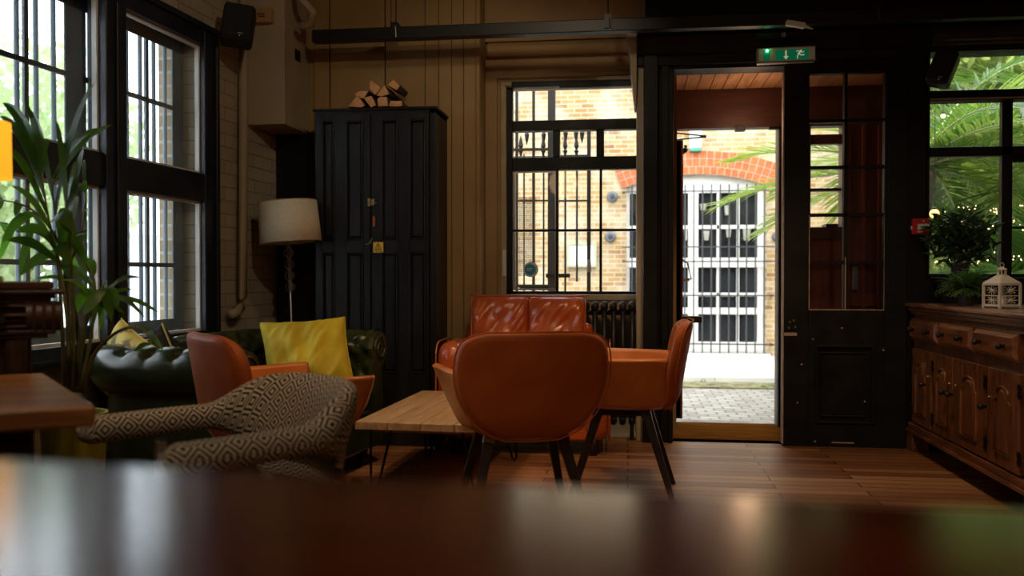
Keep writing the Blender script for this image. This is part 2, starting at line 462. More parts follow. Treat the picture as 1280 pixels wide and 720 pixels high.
# back wall in three depths: panelled part, recess with the radiator window, door case, garden window
pXl = at_y(600, 300, YB).x
b = MB()
b.box(-2.6, pXl, YB, YR + .22, -.1, ZC + .05)
x0w, x1w = at_y(632, 300, YR).x, at_y(806, 300, YR).x
zw0, zw1 = at_y(700, 368, YR).z, at_y(700, 104, YR).z
xd0 = at_y(806, 300, YB).x
b.box(pXl, x0w, YR, YR + .22, -.1, ZC); b.box(x1w, xd0 + .2, YR, YR + .22, -.1, ZC)
b.box(x0w, x1w, YR, YR + .22, -.1, zw0); b.box(x0w, x1w, YR, YR + .22, zw1, ZC)
wb = b.build('wall_back', M['tan_wall'])
tag(wb, 'tan boarded wall behind the wardrobe and radiator', 'wall', kind='structure')
# boarding on the panelled part: tongue-and-groove boards with bead joints
b = MB()
xs = [at_y(p, 100, YB).x for p in (393, 413, 482, 530, 547, 563, 578, 594)]
for a, c in zip(xs[:-1], xs[1:]): b.box(a + .004, c - .004, YB - .014, YB, 0, ZC)
for x in xs[3:]: b.tube([(x, YB - .012, 0), (x, YB - .012, ZC)], .006, 6)
b.tube([(pXl - .012, YB - .005, 0), (pXl - .012, YB - .005, ZC)], .016, 12)
q = MB()  # shade of the grooves and beads drawn as dark strips
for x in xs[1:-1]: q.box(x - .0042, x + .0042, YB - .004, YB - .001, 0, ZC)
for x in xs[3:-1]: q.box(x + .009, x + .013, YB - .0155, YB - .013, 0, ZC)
tag(q.build('joint_shade_strips', basic('joint_shade', (.05, .03, .015), rough=.9)), 'dark strips painting the shade in the joints between the tan wall boards', 'board joint shade', kind='structure')
tag(b.build('trim_1', M['tan_wall'], bevel=.003), 'vertical tongue-and-groove boards beside the wardrobe', 'wall boards', kind='structure')
b = MB(); 
zA = at_y(700, 62, YR).z
b.tube([(pXl + .02, YR - .04, zA), (xd0, YR - .04, zA)], .045, 14); b.box(pXl, xd0, YR - .05, YR, zA + .05, ZC)
b.box(pXl, xd0, YR - .02, YR, at_y(700, 97, YR).z, at_y(700, 92, YR).z)
tag(b.build('trim_2', M['tan_wall'], bevel=.004), 'rounded moulding over the radiator window', 'moulding', kind='structure')
b = MB(); b.box(pXl, x0w - .05, YR - .03, YR, 0, at_y(615, 98, YR).z); b.box(pXl, xd0, YR - .02, YR, 0, .14)
tag(b.build('trim_3', M['tan_wall'], bevel=.004), 'flat pilaster board left of the radiator window', 'wall board', kind='structure')

# door case and the black surround, with the garden window to its right
xo0, xo1 = at_y(841, 400, YB).x, at_y(979, 400, YB).x       # opening
xl0, xl1 = xo1, at_y(1133, 400, YB).x                       # fixed leaf
zh = at_y(900, 85, YB).z
xg0 = at_y(1159, 200, YB).x
zg1, zg0 = at_y(1200, 64, YB).z, at_y(1200, 350, YB).z
b = MB()
b.box(xd0, xo0, YB, YB + .16, 0, zh + .02); b.box(xd0, xg0, YB, YB + .16, zh, ZC + .02)
b.box(xl1, xg0, YB, YB + .16, 0, zh)
b.box(xg0, XR + .25, YB, YB + .16, -.1, zg0); b.box(xg0, XR + .25, YB, YB + .16, zg1, ZC + .02)
wd = b.build('wall_back_door', M['black_paint'])
tag(wd, 'black-painted wall around the double doors and garden window', 'wall', kind='structure')
# posts, pilaster fluting and cornice
b = MB()
b.box(xd0 - .01, at_y(822, 300, YB).x, YB - .05, YB, 0, zh + .1)
b.box(at_y(826, 300, YB).x, at_y(836, 300, YB).x, YB - .03, YB, 0, zh + .02)
b.box(at_y(835, 300, YB).x, xo0, YB - .045, YB + .02, 0, zh)
tag(b.build('trim_4', M['black_paint'], bevel=.006), 'black moulded door post on the left of the doorway', 'door post', kind='structure')
b = MB()
zc0, zc1 = at_y(850, 82, YB).z, at_y(850, 42, YB).z
prof = [(0, zc0), (-.03, zc0), (-.035, zc0 + .05), (-.06, zc0 + .06), (-.065, zc0 + .11), (-.10, zc0 + .15), (-.10, zc0 + .17), (-.14, zc1 - .02), (-.14, zc1), (0, zc1)]
xc1 = at_y(1158, 60, YB).x
b.add([(xd0 - .05, YB + p[0], p[1]) for p in prof] + [(xc1, YB + p[0], p[1]) for p in prof],
      [(k, (k + 1) % 10, 10 + (k + 1) % 10, 10 + k) for k in range(10)] + [tuple(reversed(range(10))), tuple(range(10, 20))])
tag(b.build('trim_5', M['black_paint']), 'heavy black cornice over the doors', 'cornice', kind='structure')
# pale side of the door case seen beside the window
b = MB()
p0, p1 = at_y(786, 46, YR - .02), at_y(804, 46, YB - .02)
xa = xd0 - .05
b.add([(xa - .06, YB - .1, zc1), (xa, YB - .1, zc1), (xa, YB + .2, zc1), (xa - .06, YB + .2, zc1), (xa - .012, YB - .02, 2.02), (xa, YB - .02, 2.02), (xa, YB + .2, 2.02), (xa - .012, YB + .2, 2.02)],
      [(0, 3, 2, 1), (4, 5, 6, 7), (0, 1, 5, 4), (1, 2, 6, 5), (2, 3, 7, 6), (3, 0, 4, 7)])
b.box(xa, xd0 + .01, YB - .0, YR, 0, zc1)
tag(b.build('trim_6', M['cream'], bevel=.004), 'worn pale side board of the door case', 'side board', kind='structure')

# right and front walls (out of frame)
b = MB(); b.box(XR, XR + .2, YF, YB + .2, 0, ZC)
tag(b.build('wall_right', M['tan_wall']), 'wall on the right', 'wall', kind='structure')
b = MB(); b.box(-3.2, XR + .2, YF - .2, YF, 0, ZC)
tag(b.build('wall_front', M['tan_wall']), 'wall behind the viewer', 'wall', kind='structure')

# ------------------------------------------------------------------ window_2 (over the radiator)
w2 = empty('window_2', kind='structure', label='black framed window above the radiator', cat='window')
fy0, fy1 = YR + .03, YR + .09
X = lambda px, y=YR + .05: at_y(px, 250, y).x
Z = lambda py, y=YR + .05: at_y(700, py, y).z
b = MB()
b.box(X(633), X(641), fy0, fy1, zw0, zw1); b.box(X(803), X(808), fy0, fy1, zw0, zw1)
b.box(X(633), X(808), fy0, fy1, Z(364), zw0 - .01 if False else zw0); b.box(X(633), X(808), fy0, fy1, Z(109), zw1)
b.box(X(641), X(803), fy0 - .015, fy1, Z(164), Z(151)); b.box(X(641), X(803), fy0 - .01, fy1, Z(213), Z(197))
b.box(X(691), X(700), fy0, fy1, Z(197), Z(164)); b.box(X(745.5), X(755), fy0, fy1, Z(197), Z(164))
b.build('window_frame', M['black_paint'], w2, bevel=.004)
b = MB()
for p in (696.5, 751): b.box(X(p - 1.6), X(p + 1.6), fy0 + .01, fy1 - .01, Z(364), Z(213))
b.box(X(641), X(803), fy0 + .01, fy1 - .01, Z(289.5), Z(286.5))
b.build('glazing_bars', M['black_paint'], w2)
b = MB(); b.frame(X(642), X(696), Z(363), Z(213), .012, fy0 + .015, fy1 - .02); b.build('steel_casement', M['steel'], w2)
b = MB(); b.box(X(641), X(803), YR + .058, YR + .062, Z(364), Z(213)); b.box(X(641), X(803), YR + .058, YR + .062, Z(197), Z(164)); b.box(X(641), X(803), YR + .058, YR + .062, Z(151), Z(109))
b.build('glass_pane', M['glass_dusty'], w2)
b = MB(); b.frame(x0w - .03, x1w + .0, zw0 - .035, zw1 + .02, .035, YR - .018, YR + .02); b.build('window_casing', M['casing'], w2, bevel=.004)
b = MB(); b.box(X(641), X(804, YR), YR - .025, YR + .02, at_y(700, 109, YR).z, at_y(700, 101.5, YR).z); b.box(X(700), X(789), YR - .03, YR + .01, at_y(700, 111, YR).z, at_y(700, 105, YR).z); b.build('roller_blind', M['black_paint'], w2, bevel=.003)
b = MB(); b.box(X(630, YR), X(640, YR), YR - .03, YR, at_y(700, 106, YR).z, at_y(700, 102, YR).z); b.box(X(747, YR), X(797, YR), YR - .03, YR, at_y(700, 102.5, YR).z, at_y(700, 98, YR).z); b.build('blind_bracket', M['casing'], w2)
b = MB(); b.box(X(808) , X(803), YR - .02, YR + .03, Z(327), Z(143)); b.build('side_shutter', M['black_paint'], w2)
b = MB(); b.box(X(629, YR), X(633, YR), YR - .03, YR, at_y(700, 345, YR).z, at_y(700, 312, YR).z); b.build('white_strip', M['white_plastic'], w2)
# round window sticker
def disc(cx, cz, y, r, n=28, th=.002):
    q = MB(); q.prism([(cx + r * math.cos(2 * PI * k / n), cz + r * math.sin(2 * PI * k / n)) for k in range(n)], y - th, y); return q
sy = YR + .052
sx, sz = at_y(663.5, 337, sy).x, at_y(663.5, 337, sy).z
st = empty('window_sticker', (sx, sy, sz), label='round blue and white sticker low on the radiator window glass', cat='sticker')
q = disc(0, 0, 0, .049); q.build('white_border', M['white_plastic'], st)
q = disc(-.004, 0, -.0021, .036); q.build('blue_disc', basic('sticker_blue', (.03, .33, .5), rough=.5), st)
q = MB(); q.box(-.026, .012, -.006, -.0042, .004, .010); q.box(-.024, .004, -.006, -.0042, -.008, -.003); q.build('lettering', M['white_plastic'], st)

# ------------------------------------------------------------------ door_1: glazed leaf standing closed on the right
d1 = empty('door_1', kind='structure', label='black door leaf with ten panes beside the open doorway', cat='door')
dy0, dy1 = YB - .035, YB + .02
X = lambda px, y=YB - .02: at_y(px, 300, y).x
Z = lambda py, y=YB - .02: at_y(1050, py, y).z
gx0, gx1, gxm = X(1010.5), X(1104.5), X(1056.5)
rows = [92, 151, 209, 268.5, 328, 387]
zr = [Z(p) for p in rows]
b = MB()
b.box(X(979), gx0, dy0, dy1, .0, zh); b.box(gx1, X(1133), dy0, dy1, 0, zh)
b.box(gx0, gx1, dy0, dy1, zr[0], zh); b.box(gx0, gx1, dy0, dy1, Z(433), zr[5]); b.box(gx0, gx1, dy0, dy1, 0, Z(527))
b.box(gx0, X(1021), dy0, dy1, Z(527), Z(433)); b.box(X(1091), gx1, dy0, dy1, Z(527), Z(433))
b.build('leaf_frame', M['black_paint'], d1, bevel=.003)
b = MB(); b.box(X(1021), X(1091), dy0 + .015, dy1, Z(527), Z(433)); b.build('lower_panel', M['black_paint'], d1)
b = MB(); b.frame(X(1019), X(1093), Z(529), Z(431), .014, dy0 - .012, dy0 + .016); b.frame(X(1026), X(1086), Z(521), Z(440), .01, dy0 + .004, dy0 + .016); b.build('panel_moulding', M['black_paint'], d1, bevel=.004)
b = MB(); b.box(gxm - .009, gxm + .009, dy0 + .008, dy1, zr[5], zr[0])
for z in zr[1:5]: b.box(gx0, gx1, dy0 + .008, dy1, z - .009, z + .009)
b.build('glazing_bars', M['black_paint'], d1)
b = MB()
for i in range(5):
    for a, c in ((gx0, gxm - .009), (gxm + .009, gx1)):
        b.box(a, c, dy0 + .026, dy0 + .030, zr[i + 1] + .009 * (i < 4), zr[i] - .009 * (i > 0))
b.build('glass_panes', M['glass'], d1)
wear = basic('bare_edge', (.35, .25, .17), (.5, .4, .3), rough=.7, scale=20)
b = MB(); b.box(gx0 - .0, gx0 + .004, dy0 - .002, dy0, zr[5], zr[3] ); b.box(gxm - .003, gxm + .002, dy0 + .005, dy0 + .008, zr[5], zr[4] + .03); b.box(gx0, gx1, dy0 - .002, dy0, zr[5] - .003, zr[5] + .002)
b.box(gx1 - .002, gx1, dy0 - .002, dy0, zr[5], zr[3] ); b.build('worn_paint_edge', wear, d1)
# bare wood edge of the stile and a few chips
b = MB(); b.box(X(978), X(979.4), dy0 - .002, dy1, .01, Z(90)); b.box(X(980), X(996), dy0 - .003, dy0, Z(420), Z(416))
for (a, c) in ((1051, 409), (1001, 455), (996, 503), (1015, 423), (1103, 436), (1018, 551), (1080, 500)): b.box(X(a), X(a + 2.2), dy0 - .003, dy0, Z(c + 1.6), Z(c))
b.box(X(1040), X(1068), dy0 - .003, dy0, Z(553.5), Z(552)); b.build('bare_wood_chip', wear, d1)
for px, py in ((987, 403), (992, 401), (986, 410), (994, 409)):
    b = MB(); b.lathe([(.006, -.006), (.008, 0)], (X(px), dy0, Z(py)), 10, 'y'); b.build('screw', M['steel'], d1)

# ------------------------------------------------------------------ window_3 (garden window on the right)
w3 = empty('window_3', kind='structure', label='large dark-framed window onto the palms', cat='window')
X = lambda px, y=YB + .02: at_y(px, 300, y).x
Z = lambda py, y=YB + .02: at_y(1200, py, y).z
b = MB(); fy0, fy1 = YB + .0, YB + .045
xe = XR
b.box(xg0 - .01, X(1160.5), fy0, fy1, zg0, zg1)
b.box(xg0, xe, fy0 - .04, fy1 + .02, Z(128), Z(115)); b.box(xg0, xe, fy0, fy1, Z(196), Z(184))
b.box(X(1250), X(1263.5), fy0, fy1, zg0, Z(128)); b.box(xg0, xe, fy0, fy1, zg0, Z(342))
b.box(X(1263), xe, fy0, fy1, Z(286.5), Z(283.5)); b.box(X(1263), xe, fy0, fy1, Z(204), Z(196))
b.box(xe - .05, xe, fy0, fy1, zg0, zg1)
b.build('window_frame', M['black_paint'], w3, bevel=.005)
b = MB(); b.box(xg0, xe, YB + .036, YB + .040, zg0, zg1); b.build('glass_pane', M['glass'], w3)
b = MB(); b.box(xg0, xe, fy0 - .045, fy0 - .04, Z(127), Z(125)); b.build('worn_rail_edge', wear, w3)
# small glazed light above the window head
zz0, zz1 = Z(31), Z(25)
b = MB(); b.box(X(1160), xe, YB - .03, YB - .004, Z(58), Z(34)); b.tube([(X(1175), YB - .05, Z(52)), (xe, YB - .05, Z(52))], .012, 8); b.build('blind_box', basic('blind_wood', (.05, .03, .012), (.08, .05, .02), rough=.6), w3, bevel=.004)

# ceiling rail / conduit with clamps
yp = YB - .30
b = MB(); zp = at_y(600, 39, yp).z
b.box(at_y(392, 40, yp).x, XR, yp - .035, yp + .035, zp - .036, zp + .036)
pr = empty('ceiling_rail', (0, 0, 0), label='long black rail hung across the room under the ceiling', cat='rail')
b.build('rail', M['metal_black'], pr, bevel=.006)
for px in (495, 760, 1093):
    x = at_y(px, 30, yp).x
    b = MB(); b.box(x - .02, x + .02, yp - .045, yp + .045, zp - .02, zp + .06); b.tube([(x, yp, zp + .05), (x, yp, ZC)], .004, 6); b.build('hanger', M['metal_black'], pr)
    b = MB(); b.tube([(x + .008, yp - .045, zp + .035), (x + .012, yp - .05, zp - .03)], .004, 6); b.build('clamp_screw', M['steel'], pr)
# ------------------------------------------------------------------ lobby between the doors and the street
ZG = -.12
YL = 6.02           # inner face of the outer screen
YO = YL + .10
X = lambda px, y: at_y(px, 300, y).x
Z = lambda py, y: at_y(900, py, y).z
xlL = xo0 - .02
xlR = X(1114, YL)
b = MB(); b.box(xlL - .1, xlR + .1, YB + .02, YO, -.12, -.0)
M['lobby_floor'] = wood('lobby_floor', (.08, .028, .005), (.14, .052, .009), (.20, .08, .018), 'x', rough=1, spec=.0)
tag(b.build('lobby_floor', M['lobby_floor']), 'worn orange wooden step inside the doorway', 'step', kind='structure')
b = MB(); b.box(xlL - .1, xlR + .1, YO, YO + .34, -.25, -.035)
M['stone'] = basic('stone', (.30, .28, .26), (.42, .40, .37), rough=.8, scale=12, bump=.3)
tag(b.build('stone_threshold', M['stone'], bevel=.01), 'grey stone threshold at the street door', 'threshold', kind='structure')
M['slats'] = wood('slats', (.36, .18, .08), (.5, .27, .13), (.62, .36, .19), 'y', rough=.45)
b = MB()
zlc = zh + .01
n = 9; wsl = (X(979, YB) - X(841, YB)) / 7.6
x = xlL - .05
while x < xlR - .05:
    b.box(x + .003, x + wsl - .003, YB + .03, YL + .1, zlc, zlc + .02); x += wsl
b.box(xlL - .1, xlR + .03, YB + .03, YL + .1, zlc + .012, zlc + .05)
tag(b.build('lobby_ceiling', M['slats']), 'varnished timber boarded ceiling of the lobby', 'ceiling boards', kind='structure')
zo = Z(160, YL)
b = MB()
b.box(xlL - .08, xlR + .02, YL, YO, zo, zlc + .02)
b.box(xlL - .08, X(846, YL), YL, YO, -.03, zo); b.box(X(972, YL), X(1013, YL), YL, YO, -.03, zo)
b.box(X(1052, YL), X(1058, YL), YL - .03, YO, -.03, zo); b.box(X(1013, YL), X(1052, YL), YL, YO, -.03, Z(285, YL))
b.box(X(1013, YL), X(1052, YL), YL + .02, YO - .02, Z(240, YL), Z(236.5, YL)); b.box(X(1013, YL), X(1052, YL), YL + .02, YO - .02, Z(182, YL), Z(170, YL))
b.box(X(1013, YL), X(1052, YL), YL - .02, YL, Z(300, YL), Z(285, YL))
tag(b.build('lobby_screen', M['fascia']), 'dark red-brown timber street screen of the lobby', 'screen', kind='structure')
b = MB(); b.box(X(960, YL), X(972, YL), YL - .05, YL, Z(164, YL), Z(161, YL)); b.box(X(918, YL), X(930, YL), YL - .06, YL, zo - .03, zo + .005)
b.box(X(973, YL - .02), X(976.5, YL - .02), YL - .03, YL, 0, zo)
tag(b.build('trim_7', M['black_paint'], bevel=.002), 'dark door stop and catch under the lobby beam', 'door stop', kind='structure')
b = MB()
b.box(xlR, xlR + .02, YB + .165, YL + .05, 0, zlc); b.box(X(1058, YL), xlR + .02, YL, YO, -.03, zo)
for pa_, pb2 in ((1058, 1062), (1076, 1081), (1096, 1101)): b.box(X(pa_, YL), X(pb2, YL), YL - .025, YL, -.03, zo)
b.box(X(1058, YL), xlR, YL - .02, YL, .80, .88)
tag(b.build('lobby_side_right', M['red_brown'], bevel=.004), 'dark red panelled side of the lobby seen through the door glass', 'panelling', kind='structure')
b = MB(); b.box(xlL - .06, xlL, YB + .16, YL + .05, 0, zlc)
tag(b.build('lobby_side_left', M['red_brown']), 'dark red side wall of the lobby, left', 'panelling', kind='structure')
b = MB(); b.box(X(1066, YL - .03), X(1073, YL - .03), YL - .03, YL - .002, Z(362, YL), Z(333, YL))
q = MB(); q.box(X(1013, YL), X(1052, YL), YL - .012, YL - .002, -.0, Z(300, YL)); tag(q.build('trim_10', M['red_brown']), 'red lower panel of the lobby window', 'panel', kind='structure')
q = MB(); q.box(X(1031, YL + .2), X(1054, YL + .2), YL + .16, YL + .3, 1.05, Z(281, YL + .2)); q.box(X(1034, YL + .2), X(1051, YL + .2), YL + .2, YL + .26, ZG, 1.05); tag(q.build('menu_box', M['black_plastic'], bevel=.004), 'dark box on a post outside the lobby window, seen through the door glass', 'box')

tag(b.build('intercom_panel', M['steel'], bevel=.004), 'small pale metal plate on the red lobby side wall', 'plate', 'lobby fittings')

# open street door, folded back against the left of the opening
d2 = empty('door_2', kind='structure', label='red-brown street door standing open, seen edge on', cat='door')
yd0, yd1 = YO + .01, YO + .74
xa, xb = X(848.5, YO + .3), X(848.5, YO + .3) - .045
b = MB(); b.box(xa, xb, yd0, yd1, .02, 1.93); b.box(xa + .012, xb, yd0 + .0, yd0 + .06, .02, 1.93); b.build('leaf', M['red_brown'], d2, bevel=.004)
b = MB(); b.box(xa, xa + .02, yd0 + .12, yd1 - .12, 1.05, 1.78); b.build('leaf_glass', M['dark_glass'], d2)
b = MB(); b.tube([(xa + .0, yd0 + .05, 1.84), (xa + .03, yd0 + .05, 1.86), (xa + .03, yd0 + .05, 1.9)], .012, 8); b.ball((xa + .03, yd0 + .05, 1.87), .018); b.build('top_bolt', M['metal_black'], d2)
b = MB(); zz = Z(338, YO + .2)
b.tube([(xa, yd0 + .1, zz + .09), (xa + .05, yd0 + .1, zz + .05), (xa + .075, yd0 + .1, zz - .06), (xa + .0, yd0 + .1, zz - .07)], .008, 8); b.box(xa, xa + .06, yd0 + .05, yd0 + .15, zz - .075, zz - .055); b.build('pull_handle', M['white_plastic'], d2)
b = MB(); zz = Z(399, YO); b.box(xa, xa + .14, yd0 - .02, yd0 + .03, zz - .025, zz + .02); b.build('latch_box', M['black_plastic'], d2, bevel=.006)

# two thin rods of the door stay
b = MB(); ys = YL + .2
b.tube([at_y(842, 166, ys), at_y(882, 170, ys)], .006, 6); b.tube([at_y(842, 175, ys), at_y(882, 171, ys)], .006, 6); b.ball(at_y(881, 170.5, ys), .012)
tag(b.build('door_stay', M['metal_black']), 'thin black folding stay arm above the street door', 'door stay')

# ------------------------------------------------------------------ ground outside
b = MB(); b.box(-9, 12, YB + .16, at_z(900, 486, ZG).y, ZG - .2, ZG); b.box(-9, -3.0, -8, YB + .16, ZG - .2, ZG)
M['cobble'] = brick_mat('cobble', [(.26, .245, .22), (.34, .325, .30), (.44, .42, .39)], (.19, .18, .145), .16, .11, 'xy', rough=.7, msize=.010, bump=1.0)
tag(b.build('street_cobbles', M['cobble']), 'pale granite cobbles of the lane', 'cobbles', kind='structure')
yk0, yk1 = at_z(900, 486, ZG).y, at_z(900, 479, ZG).y
b = MB(); b.box(-9, 12, yk0, yk1, ZG - .2, ZG + .015)
M['gutter'] = basic('gutter', (.10, .085, .05), (.26, .25, .12), rough=.95, scale=10, bump=1, hi=.6, lo=.4)
tag(b.build('street_gutter', M['gutter']), 'mossy gutter between cobbles and pavement', 'gutter', kind='structure')
YE = at_z(900, 452, ZG + .05).y      # face of the brick building opposite
b = MB(); b.box(-9, 12, yk1, YE + .5, ZG - .2, ZG + .05)
b.box(-9, 12, yk1 - .02, yk1 + .12, ZG - .2, ZG + .07)
M['paving'] = brick_mat('paving', [(.58, .57, .55), (.66, .65, .62), (.72, .71, .68)], (.45, .43, .4), .9, .6, 'xy', rough=.8, msize=.008, bump=.3)
tag(b.build('street_pavement', M['paving'], bevel=.01), 'sunlit pale stone pavement below the opposite wall', 'pavement', kind='structure')
b = MB()
rr = random.Random(3)
for k in range(46):
    x = -1 + rr.random() * 5; y = yk0 + rr.random() * (yk1 - yk0)
    for q in range(5):
        b.blade((x + rr.uniform(-.05, .05), y, ZG), (rr.uniform(-.6, .6), rr.uniform(-.5, .5), 1), rr.uniform(.03, .07), .012, .8, (1, 0, 0), 3)
M['weed'] = basic('weed', (.16, .25, .04), (.3, .4, .08), rough=.7)
tag(b.build('gutter_weeds', M['weed']), 'small green weeds growing along the gutter', 'weeds', kind='stuff')

# ------------------------------------------------------------------ brick building opposite
bb = empty('brick_building', (0, YE, 0), label='yellow stock brick building across the lane with an arched white window', cat='building')
E = lambda px, py: (at_y(px, py, YE).x, at_y(px, py, YE).z)
wx0, wx1 = E(783, 300)[0], E(958, 300)[0]
wz0, wz1 = E(870, 441)[1], E(870, 240)[1]
crown = E(870, 218)[1]; spring = E(783, 234)[1]
cx = (wx0 + wx1) / 2
hw = (wx1 - wx0) / 2; sag = crown - spring
R = (hw * hw + sag * sag) / (2 * sag); cz = crown - R
arcz = lambda x: cz + math.sqrt(max(0, R * R - (x - cx) ** 2))
x_l, x_r, z_t = -4.3, 11.0, 6.0
b = MB()
b.box(x_l, wx0, 0, .4, ZG, z_t); b.box(wx1, x_r, 0, .4, ZG, z_t); b.box(wx0, wx1, 0, .4, ZG, wz0)
n = 24
for k in range(n):
    xa_, xb_ = wx0 + (wx1 - wx0) * k / n, wx0 + (wx1 - wx0) * (k + 1) / n
    za_, zb_ = arcz(xa_), arcz(xb_)
    b.add([(xa_, 0, za_), (xb_, 0, zb_), (xb_, 0, z_t), (xa_, 0, z_t), (xa_, .4, za_), (xb_, .4, zb_), (xb_, .4, z_t), (xa_, .4, z_t)],
          [(0, 1, 2, 3), (0, 4, 5, 1)])
b.build('brick_wall', M['brick_out'], bb)
b = MB()           # three rings of red arch bricks
th0 = math.asin((hw + .06) / R); ringh = (E(870, 188)[1] - crown) / 3
bwid = .085
for ri in range(3):
    r0 = R + ri * ringh + .006; r1 = R + (ri + 1) * ringh - .006
    nb = int(2 * th0 * r0 / bwid)
    for k in range(nb):
        t0 = -th0 + 2 * th0 * (k + .06 + .5 * (ri % 2) * 0) / nb; t1 = -th0 + 2 * th0 * (k + .94) / nb
        q = [(cx + r * math.sin(t), cz + r * math.cos(t)) for r, t in ((r0, t0), (r1, t0), (r1, t1), (r0, t1))]
        b.prism(q, -.022, .02)
b.build('red_brick_arch', M['brick_red'], bb)
b = MB(); q = []
for k in range(13):
    t = -th0 + 2 * th0 * k / 12; q.append((cx + R * math.sin(t), cz + R * math.cos(t)))
for k in range(13):
    t = th0 - 2 * th0 * k / 12; q.append((cx + (R + 3 * ringh) * math.sin(t), cz + (R + 3 * ringh) * math.cos(t)))
for k in range(12):
    b.prism([q[k], q[k + 1], q[24 - k], q[25 - k]], -.016, .0)
b.build('arch_mortar', M['mortar'], bb)
# window
wf = MB(); y0, y1 = .10, .18
wf.box(wx0, wx1, y0, y1 + .1, wz1 + .0, crown + .02)
wf.box(wx0, E(787, 300)[0], y0, y1, wz0, wz1); wf.box(E(948.5, 300)[0], wx1, y0, y1, wz0, wz1)
wf.box(E(861, 300)[0], E(873.5, 300)[0], y0 - .02, y1, wz0, wz1)
wf.box(wx0, wx1, y0 - .03, y1, wz0, E(870, 428)[1])
for a, c in ((334, 322), (393, 385)): wf.box(wx0, wx1, y0 - .01, y1, E(870, a)[1], E(870, c)[1])
fr = wf.build('window_frame', M['white_paint'], bb)
b = MB()
for a, c in ((285.5, 281), (370.5, 366)): b.box(wx0, wx1, y0 + .01, y1, E(870, a)[1], E(870, c)[1])
for p, w in ((898.5, 1.5), (924, 1.7), (812, 1.5), (837, 1.5)): b.box(E(p - w, 300)[0], E(p + w, 300)[0], y0 + .01, y1, wz0, wz1)
b.build('glazing_bars', M['white_paint'], bb)
b = MB(); b.box(wx0, wx1, y1 - .03, y1 - .01, wz0, wz1); b.build('dark_panes', M['dark_glass'], bb)
pl = basic('pale_things', (.35, .34, .3), (.5, .48, .42), rough=.6); 
for px, py, w, h in ((884, 300, 7, 12), (912, 296, 6, 10), (935, 300, 9, 14), (880, 262, 8, 8), (910, 268, 6, 12), (858, 300, 4, 14)):
    x, z = E(px, py); b = MB(); b.lathe([(w * .004, 0), (w * .005, h * .006), (w * .0055, h * .01)], (x, y1 - .065, z), 12); b.build('pot', pl, bb)
b = MB(); b.box(wx0 - .05, wx1 + .05, -.06, .12, wz0 - .05, wz0); b.build('window_sill', M['white_paint'], bb, bevel=.006)
b = MB()
x0_ = E(786, 300)[0]
for k in range(40):
    x = E(790 + k * 10.9, 300)[0]
    if x > wx1 + .02: break
    b.box(x - .008, x + .008, -.13, -.114, E(870, 440)[1], E(870, 232)[1])
for py in (240, 309, 327, 369, 429): b.box(wx0 - .05, wx1 + .08, -.12, -.095, E(870, py + .8)[1], E(870, py - .8)[1])
for py in (240, 369, 429): b.box(wx1 + .04, wx1 + .07, -.12, .0, E(870, py + .8)[1], E(870, py - .8)[1]); b.box(wx0 - .05, wx0 - .03, -.12, .0, E(870, py + .8)[1], E(870, py - .8)[1])
b.build('window_grille', M['grille'], bb)
b = MB(); b.box(x_l, x_r, -.05, .0, ZG, E(870, 444)[1]); b.build('plinth', basic('plinth_stone', (.5, .5, .5), (.75, .75, .74), rough=.8, scale=20), bb, bevel=.01)
# fittings on the brick wall: each its own thing
M['vent_grey'] = basic('vent_grey', (.12, .13, .14), (.17, .18, .19), rough=.5, scale=20)
for (px, py), lb in zip(((765.5, 246), (763, 296), (972, 296)), ('round grey vent cap on the bricks level with the top of the white window', 'round grey vent cap above the noticeboard corner, lower of the pair', 'round grey vent cap right of the white barred window')):
    x, z = E(px, py); v = empty('wall_vent', (x, YE, z), label=lb, cat='vent', group='round vents on the brick wall')
    b = MB(); b.lathe([(.072, 0), (.072, -.02), (.058, -.045), (.05, -.055)], (0, 0, 0), 24, 'y'); b.build('cowl', M['vent_grey'], v, smooth=False)
    b = MB(); b.lathe([(.035, -.052), (.03, -.07), (.01, -.075)], (0, 0, 0), 18, 'y'); b.build('cap', M['grille'], v)
x0, z0 = E(709, 334); x1, z1 = E(746, 303)
nb_ = empty('notice_board', ((x0 + x1) / 2, YE, z0), label='white notice board in a greenish frame on the bricks, seen through the window', cat='notice board')
w_, h_ = (x1 - x0) / 2, z1 - z0
b = MB(); b.frame(-w_, w_, 0, h_, .035, -.08, 0); b.box(-w_, w_, -.05, 0, 0, h_); b.build('board_frame', basic('green_grey', (.42, .42, .28), rough=.6), nb_, bevel=.005)
b = MB(); b.box(-w_ + .035, w_ - .035, -.06, -.05, .035, h_ - .035); b.build('poster', basic('poster', (.85, .85, .85), rough=.5), nb_)
b = MB(); b.box(-.11, -.06, -.0625, -.0605, h_ * .52, h_ * .55); b.build('print_line', M['grille'], nb_)
x, z = E(869, 176)
al = empty('alarm_box', (x, YE, z), label='white alarm box with a green base above the brick arch', cat='alarm')
b = MB(); b.prism([(-.075, -.1), (.075, -.1), (.075, .13), (-.075, .13)], -.09, 0); b.build('cover', M['white_paint'], al, bevel=.012)
b = MB(); b.box(-.07, .07, -.085, 0, -.14, -.1); b.build('green_base', basic('teal', (.06, .3, .22), rough=.5), al, bevel=.008)
b = MB(); b.box(-.055, .055, -.095, -.089, -.05, .09); b.build('front_plate', basic('pale_green', (.62, .75, .66), rough=.5), al, bevel=.004)

